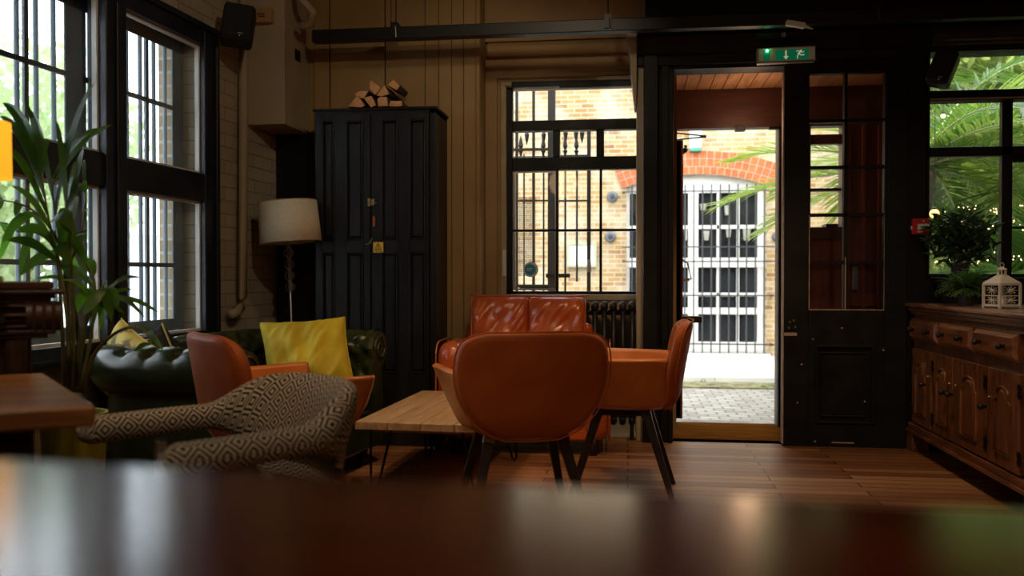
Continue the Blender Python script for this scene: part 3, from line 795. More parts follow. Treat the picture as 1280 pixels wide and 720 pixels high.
# ------------------------------------------------------------------ iron gates / bars just outside window_2
YQ = YR + 1.0
G = lambda px, py: (at_y(px, py, YQ).x, at_y(px, py, YQ).z)
def bar(b, px, w, py0, py1, y=0, rnd=False):
    x, z0 = G(px, py0); z1 = G(px, py1)[1]; h = w * (YQ / 1085) / 2
    if rnd: b.tube([(x, y, z0), (x, y, z1)], h, 8)
    else: b.box(x - h, x + h, y - h, y + h, z0, z1)
def spear(b, px, py, dn=False):
    x, z = G(px, py); s = -1 if dn else 1
    b.lathe([(.006, -.09 * s), (.012, -.06 * s), (.02, -.045 * s), (.007, -.035 * s), (.019, -.01 * s), (.012, .03 * s), (.001, .07 * s)], (x, 0, z), 8)
gl = empty('iron_gate', (0, YQ, 0), label='grey iron gate with a heavy square post outside, left part of the radiator window', cat='gate', group='iron gates outside the radiator window')
b = MB()
for p, w in ((646, 3.5), (667, 3.5)): bar(b, p, w, 366, 100)
for p, w in ((655, 2.2), (679.5, 2.2)): bar(b, p, w, 366, 193, rnd=True)
b.build('bars', M['grille'], gl)
b = MB(); bar(b, 689.5, 9, 372, 60); b.build('post', M['grille'], gl)
b = MB()
for py, h in ((187, 4), (251, 2.5), (196, 2), (357.5, 4)): 
    b = MB(); x0, z0 = G(641, py + h / 2); x1, z1 = G(694 if h < 4 else 686, py - h / 2); b.box(x0, x1, -.015, .015, z0, z1); b.build('cross_rail', M['grille'], gl)
for p, y_, dn_ in ((651, 181, False), (679, 181, False), (658.5, 170, True), (679.5, 170, True)):
    b = MB(); spear(b, p, y_, dn_); b.build('spear_finial', M['grille'], gl)
b = MB()
for k in range(13):
    x, z0 = G(649 + k * 1.6, 345); z1 = G(649, 247)[1]; b.box(x - .0015, x + .0015, .02, .023, z0, z1)
for k in range(40):
    x0, z0 = G(648, 247 + k * 2.5); x1 = G(670, 300)[0]; b.box(x0, x1, .02, .023, z0 - .0015, z0 + .0015)
b.build('wire_mesh', M['grille'], gl)
b = MB(); x0, z0 = G(650, 362); x1, z1 = G(686, 356.5); b.box(x0, x1, -.03, .01, z0, z1); x0, z0 = G(683, 347); x1, z1 = G(713, 342); b.box(x0, x1, -.05, -.02, z0, z1); b.build('lock_bar', M['metal_black'], gl, bevel=.003)
gr = empty('iron_gate', (0, YQ, 0), label='grey iron gate with spear tops and a white latch outside, centre of the radiator window', cat='gate', group='iron gates outside the radiator window')
b = MB()
for p in (706.5, 721): bar(b, p, 2.6, 366 if p < 710 else 352, 192, rnd=True)
b.build('bars', M['grille'], gr)
b = MB(); bar(b, 736, 4.6, 372, 163); b.build('post', M['grille'], gr)
b = MB()
for py, h in ((195, 3.2), (251, 2.6)):
    b = MB(); x0, z0 = G(697, py + h / 2); x1, z1 = G(736, py - h / 2); b.box(x0, x1, -.012, .012, z0, z1); b.build('cross_rail', M['grille'], gr)
for p, y_, dn_ in ((706.5, 181, False), (720.5, 181, False), (707, 168, True), (720, 168, True), (727.5, 168, True)):
    b = MB(); spear(b, p, y_, dn_); b.build('spear_finial', M['grille'], gr)
b = MB(); x0, z0 = G(734.5, 340); x1, z1 = G(739, 325); b.box(x0, x1, -.03, -.01, z0, z1); b.build('latch_plate', M['steel'], gr, bevel=.003)

# ------------------------------------------------------------------ palms and garden on the right
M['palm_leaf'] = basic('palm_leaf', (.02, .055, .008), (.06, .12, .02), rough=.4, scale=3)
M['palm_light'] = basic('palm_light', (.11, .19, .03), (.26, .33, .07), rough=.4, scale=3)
M['rachis'] = basic('rachis', (.30, .34, .16), (.4, .42, .22), rough=.5, scale=5)
M['trunk'] = basic('trunk', (.10, .07, .045), (.2, .15, .1), rough=.9, scale=20, bump=1)
for k in ('palm_leaf', 'palm_light'):
    bs = M[k].node_tree.nodes['Principled BSDF']; bs.inputs['Transmission Weight'].default_value = 0
    bs.inputs['Subsurface Weight'].default_value = .0
def leafy(m, amt=.45, col=(.35, .5, .08)):
    """add light passing through thin leaves"""
    nt = m.node_tree; b = nt.nodes['Principled BSDF']; out = nt.nodes['Material Output']
    t = N(nt, 'ShaderNodeBsdfTranslucent'); t.inputs[0].default_value = c4(col)
    mx = N(nt, 'ShaderNodeMixShader'); mx.inputs[0].default_value = amt
    L(nt, b, 0, mx, 1); L(nt, t, 0, mx, 2); L(nt, mx, 0, out, 'Surface')
leafy(M['palm_leaf'], .35, (.12, .25, .03)); leafy(M['palm_light'], .4, (.32, .45, .07))
def frond(parent, p0, az, elev, length, droop, mat, rnd, nl=54, leaf=.42, wid=.03, vee=.5):
    """feather palm frond: rachis with a row of pointed leaflets each side"""
    d = Vector((math.cos(az) * math.cos(elev), math.sin(az) * math.cos(elev), math.sin(elev)))
    side = Vector((-math.sin(az), math.cos(az), 0)); p = Vector(p0); pts = []; dirs = []
    for i in range(nl + 1):
        pts.append(p.copy()); dirs.append(d.copy())
        d = (d + Vector((0, 0, -droop / nl))).normalized(); p = p + d * (length / nl)
    b = MB(); b.tube(pts[::4] + ([pts[-1]] if nl % 4 else []), [max(.003, .014 * (1 - i / (nl / 4 + 1))) for i in range(len(pts[::4]) + (1 if nl % 4 else 0))], 6)
    r = b.build('rachis', M['rachis'], None)
    b = MB()
    for i in range(3, nl + 1):
        t = i / nl; l = leaf * math.sin(PI * (.12 + .8 * t)) ** .6
        upv = side.cross(dirs[i]).normalized()
        if upv.z < 0: upv = -upv
        for s in (-1, 1):
            dd = dirs[i] * (.55 + .5 * t) + side * s * (.95 - .35 * t) + upv * vee * rnd.uniform(.2, .8) + Vector((rnd.uniform(-.08, .08),) * 3)
            b.blade(pts[i], dd, l * rnd.uniform(.85, 1.1), wid, rnd.uniform(.1, .5), dirs[i], 3, .3)
    f = b.build('frond', mat, parent)
    r.parent = f
    return f
rp = random.Random(11)
def palm(base, zc, n, label, length, mats, azr=(0, 2 * PI), elr=(.0, 1.2), trunk_r=.14, leaf=.42, wid=.03):
    root = empty('palm_tree', (base[0], base[1], ZG), label=label, cat='palm tree', group='palms outside the garden window')
    b = MB(); pts = [(0, 0, 0), (0, 0, zc * .5), (0, 0, zc)]; b.lathe([(trunk_r * 1.2, -.02), (trunk_r, zc * .3), (trunk_r * .95, zc * .8), (trunk_r * 1.3, zc), (.05, zc + .15)], (0, 0, 0), 14); b.build('trunk', M['trunk'], root)
    for k in range(n):
        az = azr[0] + (azr[1] - azr[0]) * (k + rp.uniform(.1, .9)) / n; el = rp.uniform(*elr)
        frond(root, (0.06 * math.cos(az), .06 * math.sin(az), zc + .05), az, el, length * rp.uniform(.85, 1.1), rp.uniform(.9, 1.7), mats[k % len(mats)], rp, leaf=leaf, wid=wid)
    return root
pr1 = palm((2.28, 7.5), 1.95, 22, 'date palm beside the lobby whose fronds reach across the open doorway', 1.6, [M['palm_leaf'], M['palm_light']], azr=(-1.45, 2.1), elr=(.0, 1.15), leaf=.42, wid=.022)
for az_, el_, ln_2, dr_ in ((PI, .12, 1.55, .55), (PI - .2, .5, 1.45, .8), (PI + .25, -.12, 1.35, .5), (PI + .1, .8, 1.1, 1.0)):
    frond(pr1, (0, 0, 1.95), az_, el_, ln_2, dr_, M['palm_light'], rp, leaf=.42, wid=.022)
palm((4.35, 7.9), 2.05, 22, 'broad palm filling the upper right panes of the garden window', 1.9, [M['palm_light'], M['palm_leaf']], elr=(-.2, 1.2), leaf=.55, wid=.026)
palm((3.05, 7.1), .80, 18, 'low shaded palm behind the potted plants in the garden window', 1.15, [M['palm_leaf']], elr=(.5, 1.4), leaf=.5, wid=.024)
# clipped foliage bank behind the palms
M['hedge'] = basic('hedge', (.03, .06, .010), (.30, .36, .06), rough=.6, scale=4); leafy(M['hedge'], .3, (.2, .3, .05))
b = MB()
rh = random.Random(5)
for k in range(14000):
    x = rh.uniform(3.0, 9.5); z = ZG + rh.random() ** .8 * 4.2; y = 9.6 + rh.uniform(-.35, .35) + .25 * math.sin(x * 3 + z * 2)
    d = Vector((rh.uniform(-1, 1), rh.uniform(-1.2, .2), rh.uniform(-.8, .6)))
    b.blade((x, y, z), d, rh.uniform(.1, .2), .07, .6, (rh.uniform(-1, 1), rh.uniform(-1, 1), rh.uniform(-1, 1)), 2)
tag(b.build('climbing_hedge', M['hedge']), 'dense leafy hedge behind the palms', 'hedge', kind='stuff')
b = MB(); b.box(3.05, 9.8, 9.9, 10.1, ZG, 4.2)
tag(b.build('garden_wall', basic('ivy_wall', (.08, .13, .03), (.2, .27, .07), rough=.9, scale=6)), 'overgrown garden wall behind the hedge', 'wall', kind='structure')

# ------------------------------------------------------------------ what stands outside the big window on the left
b = MB()
def lw(s0, s1, o0, o1, z0, z1): b.M = WM; b.box(s0, s1, -o1, -o0, z0, z1); b.M = None
b = MB(); lw(-14, 16, 9.0, 10.0, ZG, 1.9); 
tag(b.build('pale_building', basic('pale_render', (.75, .77, .8), (.84, .85, .86), rough=.8, scale=2)), 'low pale building across the yard', 'building')
b = MB(); b.box(-14, -2.7, -9, 12, ZG - .3, ZG)
tag(b.build('yard_paving', M['paving']), 'pale paving of the yard beyond the big window', 'paving', kind='structure')
def tree(loc, h, r, label):
    root = empty('yard_tree', loc, label=label, cat='tree', group='trees in the yard')
    q = MB(); q.tube([(0, 0, 0), (.05, 0, h * .5), (0, .05, h)], [.12, .09, .04], 8); q.build('trunk', M['trunk'], root)
    q = MB()
    for k in range(2600):
        v = Vector((rh.gauss(0, 1), rh.gauss(0, 1), rh.gauss(0, 1))).normalized() * r * rh.random() ** .4
        q.blade(Vector((0, 0, h)) + Vector((v.x, v.y, v.z * .9)), (rh.uniform(-1, 1), rh.uniform(-1, 1), rh.uniform(-1, .5)), .16, .09, .5, (rh.uniform(-1, 1), rh.uniform(-1, 1), .3), 2)
    q.build('crown', M['tree_leaf'], root)
M['tree_leaf'] = basic('tree_leaf', (.3, .42, .2), (.5, .6, .32), rough=.6, scale=4); leafy(M['tree_leaf'], .5, (.6, .7, .4))
p = at_y(34, 300, 9.5); tree((p.x, p.y, ZG), 2.6, 1.5, 'pale green tree beyond the left-hand lights of the big window')
p = at_y(-60, 300, 8.0); tree((p.x, p.y, ZG), 1.6, 1.3, 'lower pale tree at the left edge of the big window')
# ------------------------------------------------------------------ materials of the furniture
M['tan_leather'] = basic('tan_leather', (.46, .13, .022), (.62, .20, .035), rough=.34, scale=5, bump=.12, bscale=160, coat=.15, rough2=.5)
M['tan_leather_shaded'] = basic('tan_leather_shaded', (.38, .080, .014), (.48, .12, .021), rough=.5, spec=.3, scale=6, bump=.1, bscale=160)  # same tan leather, with the backrest's shade put into the colour
M['red_leather'] = basic('red_leather', (.38, .065, .014), (.52, .105, .022), rough=.28, scale=6, bump=.12, bscale=110, coat=.35)
M['green_leather'] = basic('green_leather', (.014, .020, .005), (.03, .040, .010), rough=.28, scale=7, bump=.06, bscale=120, coat=.15)
M['dark_wood'] = wood('dark_wood', (.010, .0045, .0025), (.02, .009, .005), (.035, .015, .008), 'z', rough=.42, spec=.35)
M['pale_metal'] = basic('pale_metal', (.42, .42, .42), rough=.45, metal=.2)
M['table_wood'] = wood('table_wood', (.34, .19, .085), (.50, .31, .15), (.62, .42, .23), 'y', rough=.45, scale=5, bump=.2)
M['iron'] = basic('iron', (.012, .012, .012), rough=.4, metal=.6)
M['oak_dark'] = wood('oak_dark', (.05, .018, .006), (.15, .052, .016), (.26, .10, .034), 'z', rough=.3, scale=7, coat=.3)
M['oak_dark_y'] = wood('oak_dark_y', (.055, .02, .007), (.16, .056, .018), (.27, .105, .037), 'y', rough=.3, scale=7, coat=.3)
M['carved'] = wood('carved', (.018, .009, .006), (.04, .018, .01), (.075, .034, .018), 'x', rough=.35)
M['rustic'] = wood('rustic', (.18, .075, .025), (.34, .15, .055), (.48, .25, .11), 'x', rough=.35, scale=5, bump=.25)
M['velvet_yellow'] = basic('velvet_yellow', (.36, .27, .006), (.50, .39, .010), rough=.75, scale=5, bump=.1, bscale=60)
M['gold_pattern'] = basic('gold_pattern', (.16, .11, .02), (.62, .48, .10), rough=.6, scale=16, detail=3, lo=.44, hi=.52)
M['black_cloth'] = basic('black_cloth', (.012, .012, .014), (.02, .02, .022), rough=.9, scale=20)
M['piping'] = basic('piping', (.42, .33, .08), rough=.6)
def diamond_mat():
    m, nt, b = new_mat('diamond_weave')
    uv = N(nt, 'ShaderNodeUVMap', uv_map='uv'); sp = nt.nodes.new('ShaderNodeSeparateXYZ'); L(nt, uv, 0, sp, 0)
    def mth(op, a, bb=None, v=None):
        n = N(nt, 'ShaderNodeMath', operation=op)
        nt.links.new(a, n.inputs[0])
        if bb is not None: nt.links.new(bb, n.inputs[1])
        elif v is not None: n.inputs[1].default_value = v
        return n.outputs[0]
    def tri(x): return mth('ABSOLUTE', mth('SUBTRACT', mth('FRACT', x), None, .5))
    a = tri(sp.outputs['X']); c = tri(sp.outputs['Y'])
    s = mth('ADD', a, c)                 # 0..1, concentric diamonds
    k = mth('FRACT', mth('MULTIPLY', s, None, 4.0))
    k2 = mth('GREATER_THAN', k, None, .5)
    mx = N(nt, 'ShaderNodeMix', data_type='RGBA'); nt.links.new(k2, mx.inputs[0]); mx.inputs[6].default_value = (.010, .009, .009, 1); mx.inputs[7].default_value = (.52, .44, .34, 1)
    L(nt, mx, 2, b, 'Base Color'); b.inputs['Roughness'].default_value = .85
    bp = N(nt, 'ShaderNodeBump', i_Strength=.4, i_Distance=.002); nt.links.new(k2, bp.inputs['Height']); L(nt, bp, 'Normal', b, 'Normal')
    return m
M['diamond'] = diamond_mat()

def sgnpow(v, p): return math.copysign(abs(v) ** p, v)
def pad(b, outline, T, fmap, rings=10, edge=.35, puff=0.0, uvs=None, back=1.0):
    """closed upholstered panel: outline [(a, c)] about its centre, thickness T, fmap(a, c, off) -> 3-D"""
    n = len(outline); ca = sum(p[0] for p in outline) / n; cc = sum(p[1] for p in outline) / n
    rr = [(1 - math.cos(PI / 2 * i / rings)) if False else i / rings for i in range(rings + 1)]
    rr = [r ** .6 for r in rr]
    rows = []
    for sgn in (1, -1):
        seq = rr[1:] if sgn == 1 else list(reversed(rr[1:-1]))
        for r in seq:
            e = max(0, 1 - ((r - (1 - edge)) / edge) ** 2) ** .5 if r > 1 - edge else 1
            h = T / 2 * (e * (1 - puff) + puff * (1 - r * r) ** .5)
            if sgn < 0: h *= back
            rows.append([fmap(ca + (a - ca) * r, cc + (c - cc) * r, sgn * h) for a, c in outline])
    b.grid(rows, closed_v=True)
    base = len(b.v) - len(rows) * n
    for ri, s in ((0, 1), (len(rows) - 1, -1)):
        cpt = fmap(ca, cc, s * T / 2 * (back if s < 0 else 1)); ci = len(b.v); b.v.append(b.M @ Vector(cpt) if b.M else Vector(cpt))
        for k in range(n):
            b.f.append([base + ri * n + k, base + ri * n + (k + 1) % n, ci]); b.m.append(b.mi)
    return b
def cushion(b, w, h, T, pinch=.07, wr=.01, seed=0, n=26, corner=.0, fm=None):
    """pillow in the a-c plane with thickness along off"""
    for s in (1, -1):
        P = []
        for i in range(n + 1):
            u = -1 + 2 * i / n; u = math.sin(u * PI / 2) * .35 + u * .65; row = []
            for j in range(n + 1):
                v = -1 + 2 * j / n; v = math.sin(v * PI / 2) * .35 + v * .65
                x = u * w / 2 * (1 - pinch * (1 - v * v)); z = v * h / 2 * (1 - pinch * (1 - u * u))
                t = ((1 - u ** 4) * (1 - v ** 4)) ** .55
                d = wr * t * 2 * (noise.noise(Vector((x * 9 + seed, z * 7 - seed, s * 3))) + .6 * abs(noise.noise(Vector((x * 22 - z * 14, z * 5 + seed, s * 5)))))
                off = s * (T / 2 * t + d)
                row.append(fm(x, z, off) if fm else (x, off, z))
            P.append(row)
        b.grid(P)
    return b

# ------------------------------------------------------------------ orange leather tub chair (faces +y in its own frame)
def make_tub(name='tub_chair', label='', rotleg=0):
    root = empty(name, (0, 0, 0), label=label, cat='armchair', group='tan leather tub chairs')
    # backrest: rounded panel, wraps forward at the sides, leans back
    zb, zt = .40, .80
    tab = [(0, .50), (.012, .68), (.035, .80), (.08, .90), (.16, .965), (.28, .995), (.42, .995), (.56, .955), (.70, .87), (.82, .75), (.92, .58), (.975, .42), (1.0, .28)]
    half = [(w__ * .288, zt - (zt - zb) * f) for f, w__ in tab]
    raw = half + [(-a, c) for a, c in reversed(half)]
    ol = []
    for k in range(len(raw)):
        p0, p1, p2, p3 = raw[k - 1], raw[k], raw[(k + 1) % len(raw)], raw[(k + 2) % len(raw)]
        for q in range(3):
            f = q / 3
            ol.append(tuple(.5 * ((2 * p1[i]) + (-p0[i] + p2[i]) * f + (2 * p0[i] - 5 * p1[i] + 4 * p2[i] - p3[i]) * f * f + (-p0[i] + 3 * p1[i] - 3 * p2[i] + p3[i]) * f ** 3) for i in range(2)))
    def fb(a, c, off):
        lean = -.07 * ((c - zb) / .4); lean += .03 * max(0, 1 - (c - zb) / .10) ** 2
        return (a, -.26 + lean + .55 * a * a * 1.0 - off, c)
    b = MB(); pad(b, ol, .052, fb, rings=10, edge=.12); b.build('backrest', M['tan_leather_shaded'], root, smooth=True)
    # piping round the backrest seam
    cen = (0, (zb + zt) / 2)
    for off in (.024,):
        b = MB(); pts = [Vector(fb(a * 1.006, cen[1] + (c - cen[1]) * 1.006, off)) for a, c in ol]; b.tube(pts + [pts[0], pts[1]], .003, 6, cap=False); b.build('piping', M['tan_leather_shaded'], root, smooth=True)
    # inner channel seams
    for x in (-.13, 0, .13):
        b = MB(); pts = [Vector(fb(x, zb + .06 + (zt - zb - .08) * i / 10, -.030)) for i in range(11)]; b.tube(pts, .004, 6); b.build('channel_seam', M['tan_leather'], root, smooth=True)
    # arms: flared panels with a flat top
    for s in (-1, 1):
        base = [(-.26, .63), (-.275, .55), (-.265, .47), (-.21, .430), (-.08, .420), (.08, .422), (.18, .44), (.25, .485), (.285, .54), (.30, .605), (.302, .642), (.29, .648), (.2, .648), (.1, .647), (0, .646), (-.1, .646), (-.2, .646), (-.25, .644)]
        base = [(a * .62 if a > 0 else a, c) for a, c in base]
        ol2 = []
        for k in range(len(base)):
            p, q = base[k], base[(k + 1) % len(base)]
            ol2 += [p, ((p[0] + q[0]) / 2, (p[1] + q[1]) / 2)]
        def fa(a, c, off, s=s):
            y = .21 + .42 * max(0, c - .42) * (.35 + .65 * max(0, min(1, (a + .26) / .4))) - .25 * max(0, -.02 - a) ** 2 * 2
            return (s * (y + off), a, c)
        b = MB(); pad(b, ol2, .042, fa, rings=7, edge=.10); b.build('arm', M['tan_leather'], root, smooth=True)
    # seat
    ol3 = [(sgnpow(math.cos(2 * PI * k / 40), .6) * .22, sgnpow(math.sin(2 * PI * k / 40), .6) * .20) for k in range(40)]
    b = MB(); pad(b, ol3, .12, lambda a, c, off: (a, c - .06, .465 + off), rings=8, edge=.2, puff=.3); b.build('seat', M['tan_leather'], root, smooth=True)
    # under-frame and splayed legs
    b = MB(); b.box(-.14, .14, -.15, .07, .38, .415); b.build('leg_frame', M['dark_wood'], root, bevel=.006)
    for sx in (-1, 1):
        for sy in (-1, 1):
            b = MB(); b.tube([(sx * .135, sy * .10 - .04, .415), (sx * .235, sy * .23 - .04, 0)], [.028, .016], 4, up=(1, 0, 0)); b.build('leg', M['dark_wood'], root, bevel=.003)
            b = MB(); b.tube([(sx * .134, sy * .098 - .04, .418), (sx * .144, sy * .111 - .04, .376)], [.032, .030], 4, up=(1, 0, 0)); b.build('leg_bracket', M['dark_wood'], root)
    return root
# centre chair: back to the viewer
def place(root, x, y, rz): root.location = (x, y, 0); root.rotation_euler.z = rz
c1 = make_tub(label='tan leather tub chair seen square from behind in the middle of the room')
place(c1, -.425, 3.42, D2R(18))
c2 = copy_tree(c1); c2['label'] = 'tan leather tub chair in profile beside the open doorway, facing left'
place(c2, -.06, 4.06, D2R(88))
c3 = copy_tree(c1); c3['label'] = 'tan leather tub chair by the near arm of the green sofa'
place(c3, -1.235, 3.13, D2R(-47))
br_ = [o for o in c1.children if o.name.startswith('leg_bracket')][0]; br_.data = br_.data.copy(); br_.data.materials[0] = M['pale_metal']; br_['label'] = 'pale metal leg bracket'

# ------------------------------------------------------------------ diamond-weave ring chair
def ring_chair():
    root = empty('ring_chair', (0, 0, 0), label='barrel chair in black and cream diamond weave with open ring arms', cat='armchair')
    # faces -x in its own frame
    ctrl = [(-.33, -.255), (-.18, -.265), (-.02, -.262), (.10, -.235), (.18, -.155), (.21, 0), (.18, .155), (.10, .235), (-.02, .262), (-.18, .265), (-.33, .255)]
    def cr(P, t):
        n = len(P) - 1; x = t * n; i = min(int(x), n - 1); f = x - i
        p0, p1, p2, p3 = P[max(i - 1, 0)], P[i], P[i + 1], P[min(i + 2, n)]
        return tuple(.5 * ((2 * p1[k]) + (-p0[k] + p2[k]) * f + (2 * p0[k] - 5 * p1[k] + 4 * p2[k] - p3[k]) * f * f + (-p0[k] + 3 * p1[k] - 3 * p2[k] + p3[k]) * f ** 3) for k in range(2))
    NU, NV = 110, 26
    def sec(t):
        p = Vector(cr(ctrl, t)); q = Vector(cr(ctrl, min(1, t + .004))) - Vector(cr(ctrl, max(0, t - .004))); q.normalize()
        out = Vector((q.y, -q.x))            # outward
        e = abs(t - .5) * 2                   # 1 at the tips, 0 at the back
        k = max(0, 1 - (e / .54) ** 2.0) ; k = k * k * (3 - 2 * k)
        hh = .036 + .070 * k; th = .042 - .006 * k; top = .635 + .085 * k
        end = min(1, (1 - e) / .05) ** .5
        return p, out, hh, th * end, top, k, end
    P = []; arc = 0; arcs = []; prev = None
    for i in range(NU + 1):
        t = i / NU; p, out, hh, th, top, k, end = sec(t)
        if prev is not None: arc += (p - prev).length
        prev = p; arcs.append(arc); row = []
        zc = top - hh
        for j in range(NV):
            a = 2 * PI * j / NV
            ca, sa = math.cos(a), math.sin(a)
            lz = sgnpow(sa, .8) * hh * (1 if True else 1) * (end if k == 0 else 1); lo = sgnpow(ca, .8) * th
            lean = .30 * k * (lz + hh * .2)
            row.append((p.x + out.x * (lo + lean), p.y + out.y * (lo + lean), zc + lz))
        P.append(row)
    per = []
    b = MB()
    pc = .062
    b.grid(P, closed_v=True, capu=True, uv=lambda i, j: (arcs[min(i, NU)] / pc, (lambda kk: [0, *kk][j])(cum[min(i, NU)]) / pc)) if False else None
    cum = []
    for row in P:
        c = [0]
        for j in range(NV): c.append(c[-1] + (Vector(row[(j + 1) % NV]) - Vector(row[j])).length)
        cum.append(c)
    b.grid(P, closed_v=True, capu=True, uv=lambda i, j: (arcs[min(i, NU)] / pc, cum[min(i, NU)][j] / pc))
    b.build('ring_back', M['diamond'], root, smooth=True)
    # outer lower back panel under the welt, tapering to the seat
    P2 = []; arcs2 = []; arc = 0; prev = None
    NA = 44
    for i in range(NA + 1):
        t = .33 + .34 * i / NA; p, out, hh, th, top, k, end = sec(t)
        if prev is not None: arc += (p - prev).length
        prev = p; arcs2.append(arc)
        zc = top - hh; z1 = zc - hh * .55; row = []
        f = (1 - abs(i / NA - .5) * 2) ** .5
        z0 = z1 - .05 - .17 * f
        for j in range(7):
            z = z1 + (z0 - z1) * j / 6
            off = (th * .8 + .30 * k * (z1 - zc)) - .14 * (z1 - z)
            row.append((p.x + out.x * off, p.y + out.y * off, z))
        P2.append(row)
    b = MB(); b.grid(P2, uv=lambda i, j: (arcs2[min(i, NA)] / pc, j * .045 / pc))
    b.build('outer_back_panel', M['diamond'], root, smooth=True, solid=.02)
    b = MB(); b.tube([Vector(r[0]) + Vector((0, 0, .004)) for r in P2], .006, 6); b.build('welt', M['diamond'], root, smooth=True)
    # seat
    ol = [(sgnpow(math.cos(2 * PI * k / 40), .65) * .27 - .03, sgnpow(math.sin(2 * PI * k / 40), .65) * .25) for k in range(40)]
    b = MB(); pad(b, ol, .11, lambda a, c, off: (a, c, .385 + off), rings=8, edge=.22, puff=.3); b.build('seat', M['black_cloth'], root, smooth=True)
    b = MB(); b.box(-.26, .20, -.22, .22, .29, .335); b.build('seat_rail', M['dark_wood'], root, bevel=.008)
    for sx in (-1, 1):
        for sy in (-1, 1):
            b = MB(); b.tube([(sx * .21 - .03, sy * .21, .33), (sx * .27 - .03, sy * .25, 0)], [.024, .015], 8); b.build('leg', M['dark_wood'], root, smooth=True)
    for sy in (-1, 1):
        b = MB(); b.tube([(-.12, sy * .24, .30), (-.10, sy * .285, .54)], [.022, .018], 4); b.build('arm_support', M['pale_metal'], root, bevel=.003)
    for sy in (-1, 1):
        b = MB(); b.tube([(.17, sy * .19, .31), (.20, sy * .225, .47)], [.022, .018], 4); b.build('arm_support', M['dark_wood'], root, bevel=.003)
    return root
rc = ring_chair()
place(rc, -1.0, 2.20, D2R(53))

# ------------------------------------------------------------------ chesterfield sofa (faces +x in its own frame)
def rounded_path(pts, r, step=.011):
    out = []
    P = [Vector(p) for p in pts]
    segs = []
    cur = P[0]
    for i in range(1, len(P) - 1):
        d1 = (P[i] - P[i - 1]).normalized(); d2 = (P[i + 1] - P[i]).normalized()
        a = P[i] - d1 * r; c = P[i] + d2 * r
        segs.append(('l', cur, a)); segs.append(('a', a, d1, d2)); cur = c
    segs.append(('l', cur, P[-1]))
    for s in segs:
        if s[0] == 'l':
            n = max(1, int((s[2] - s[1]).length / step))
            for k in range(n): out.append((s[1].lerp(s[2], k / n), (s[2] - s[1]).normalized()))
        else:
            _, a, d1, d2 = s; n = max(4, int(r * PI / 2 / step)); cen = a + d2 * r
            for k in range(n):
                th = PI / 2 * k / n
                pos = cen - d2 * r * math.cos(th) + d1 * r * math.sin(th)
                out.append((pos, (d1 * math.cos(th) + d2 * math.sin(th)).normalized()))
    out.append((P[-1], (P[-1] - P[-2]).normalized()))
    return out
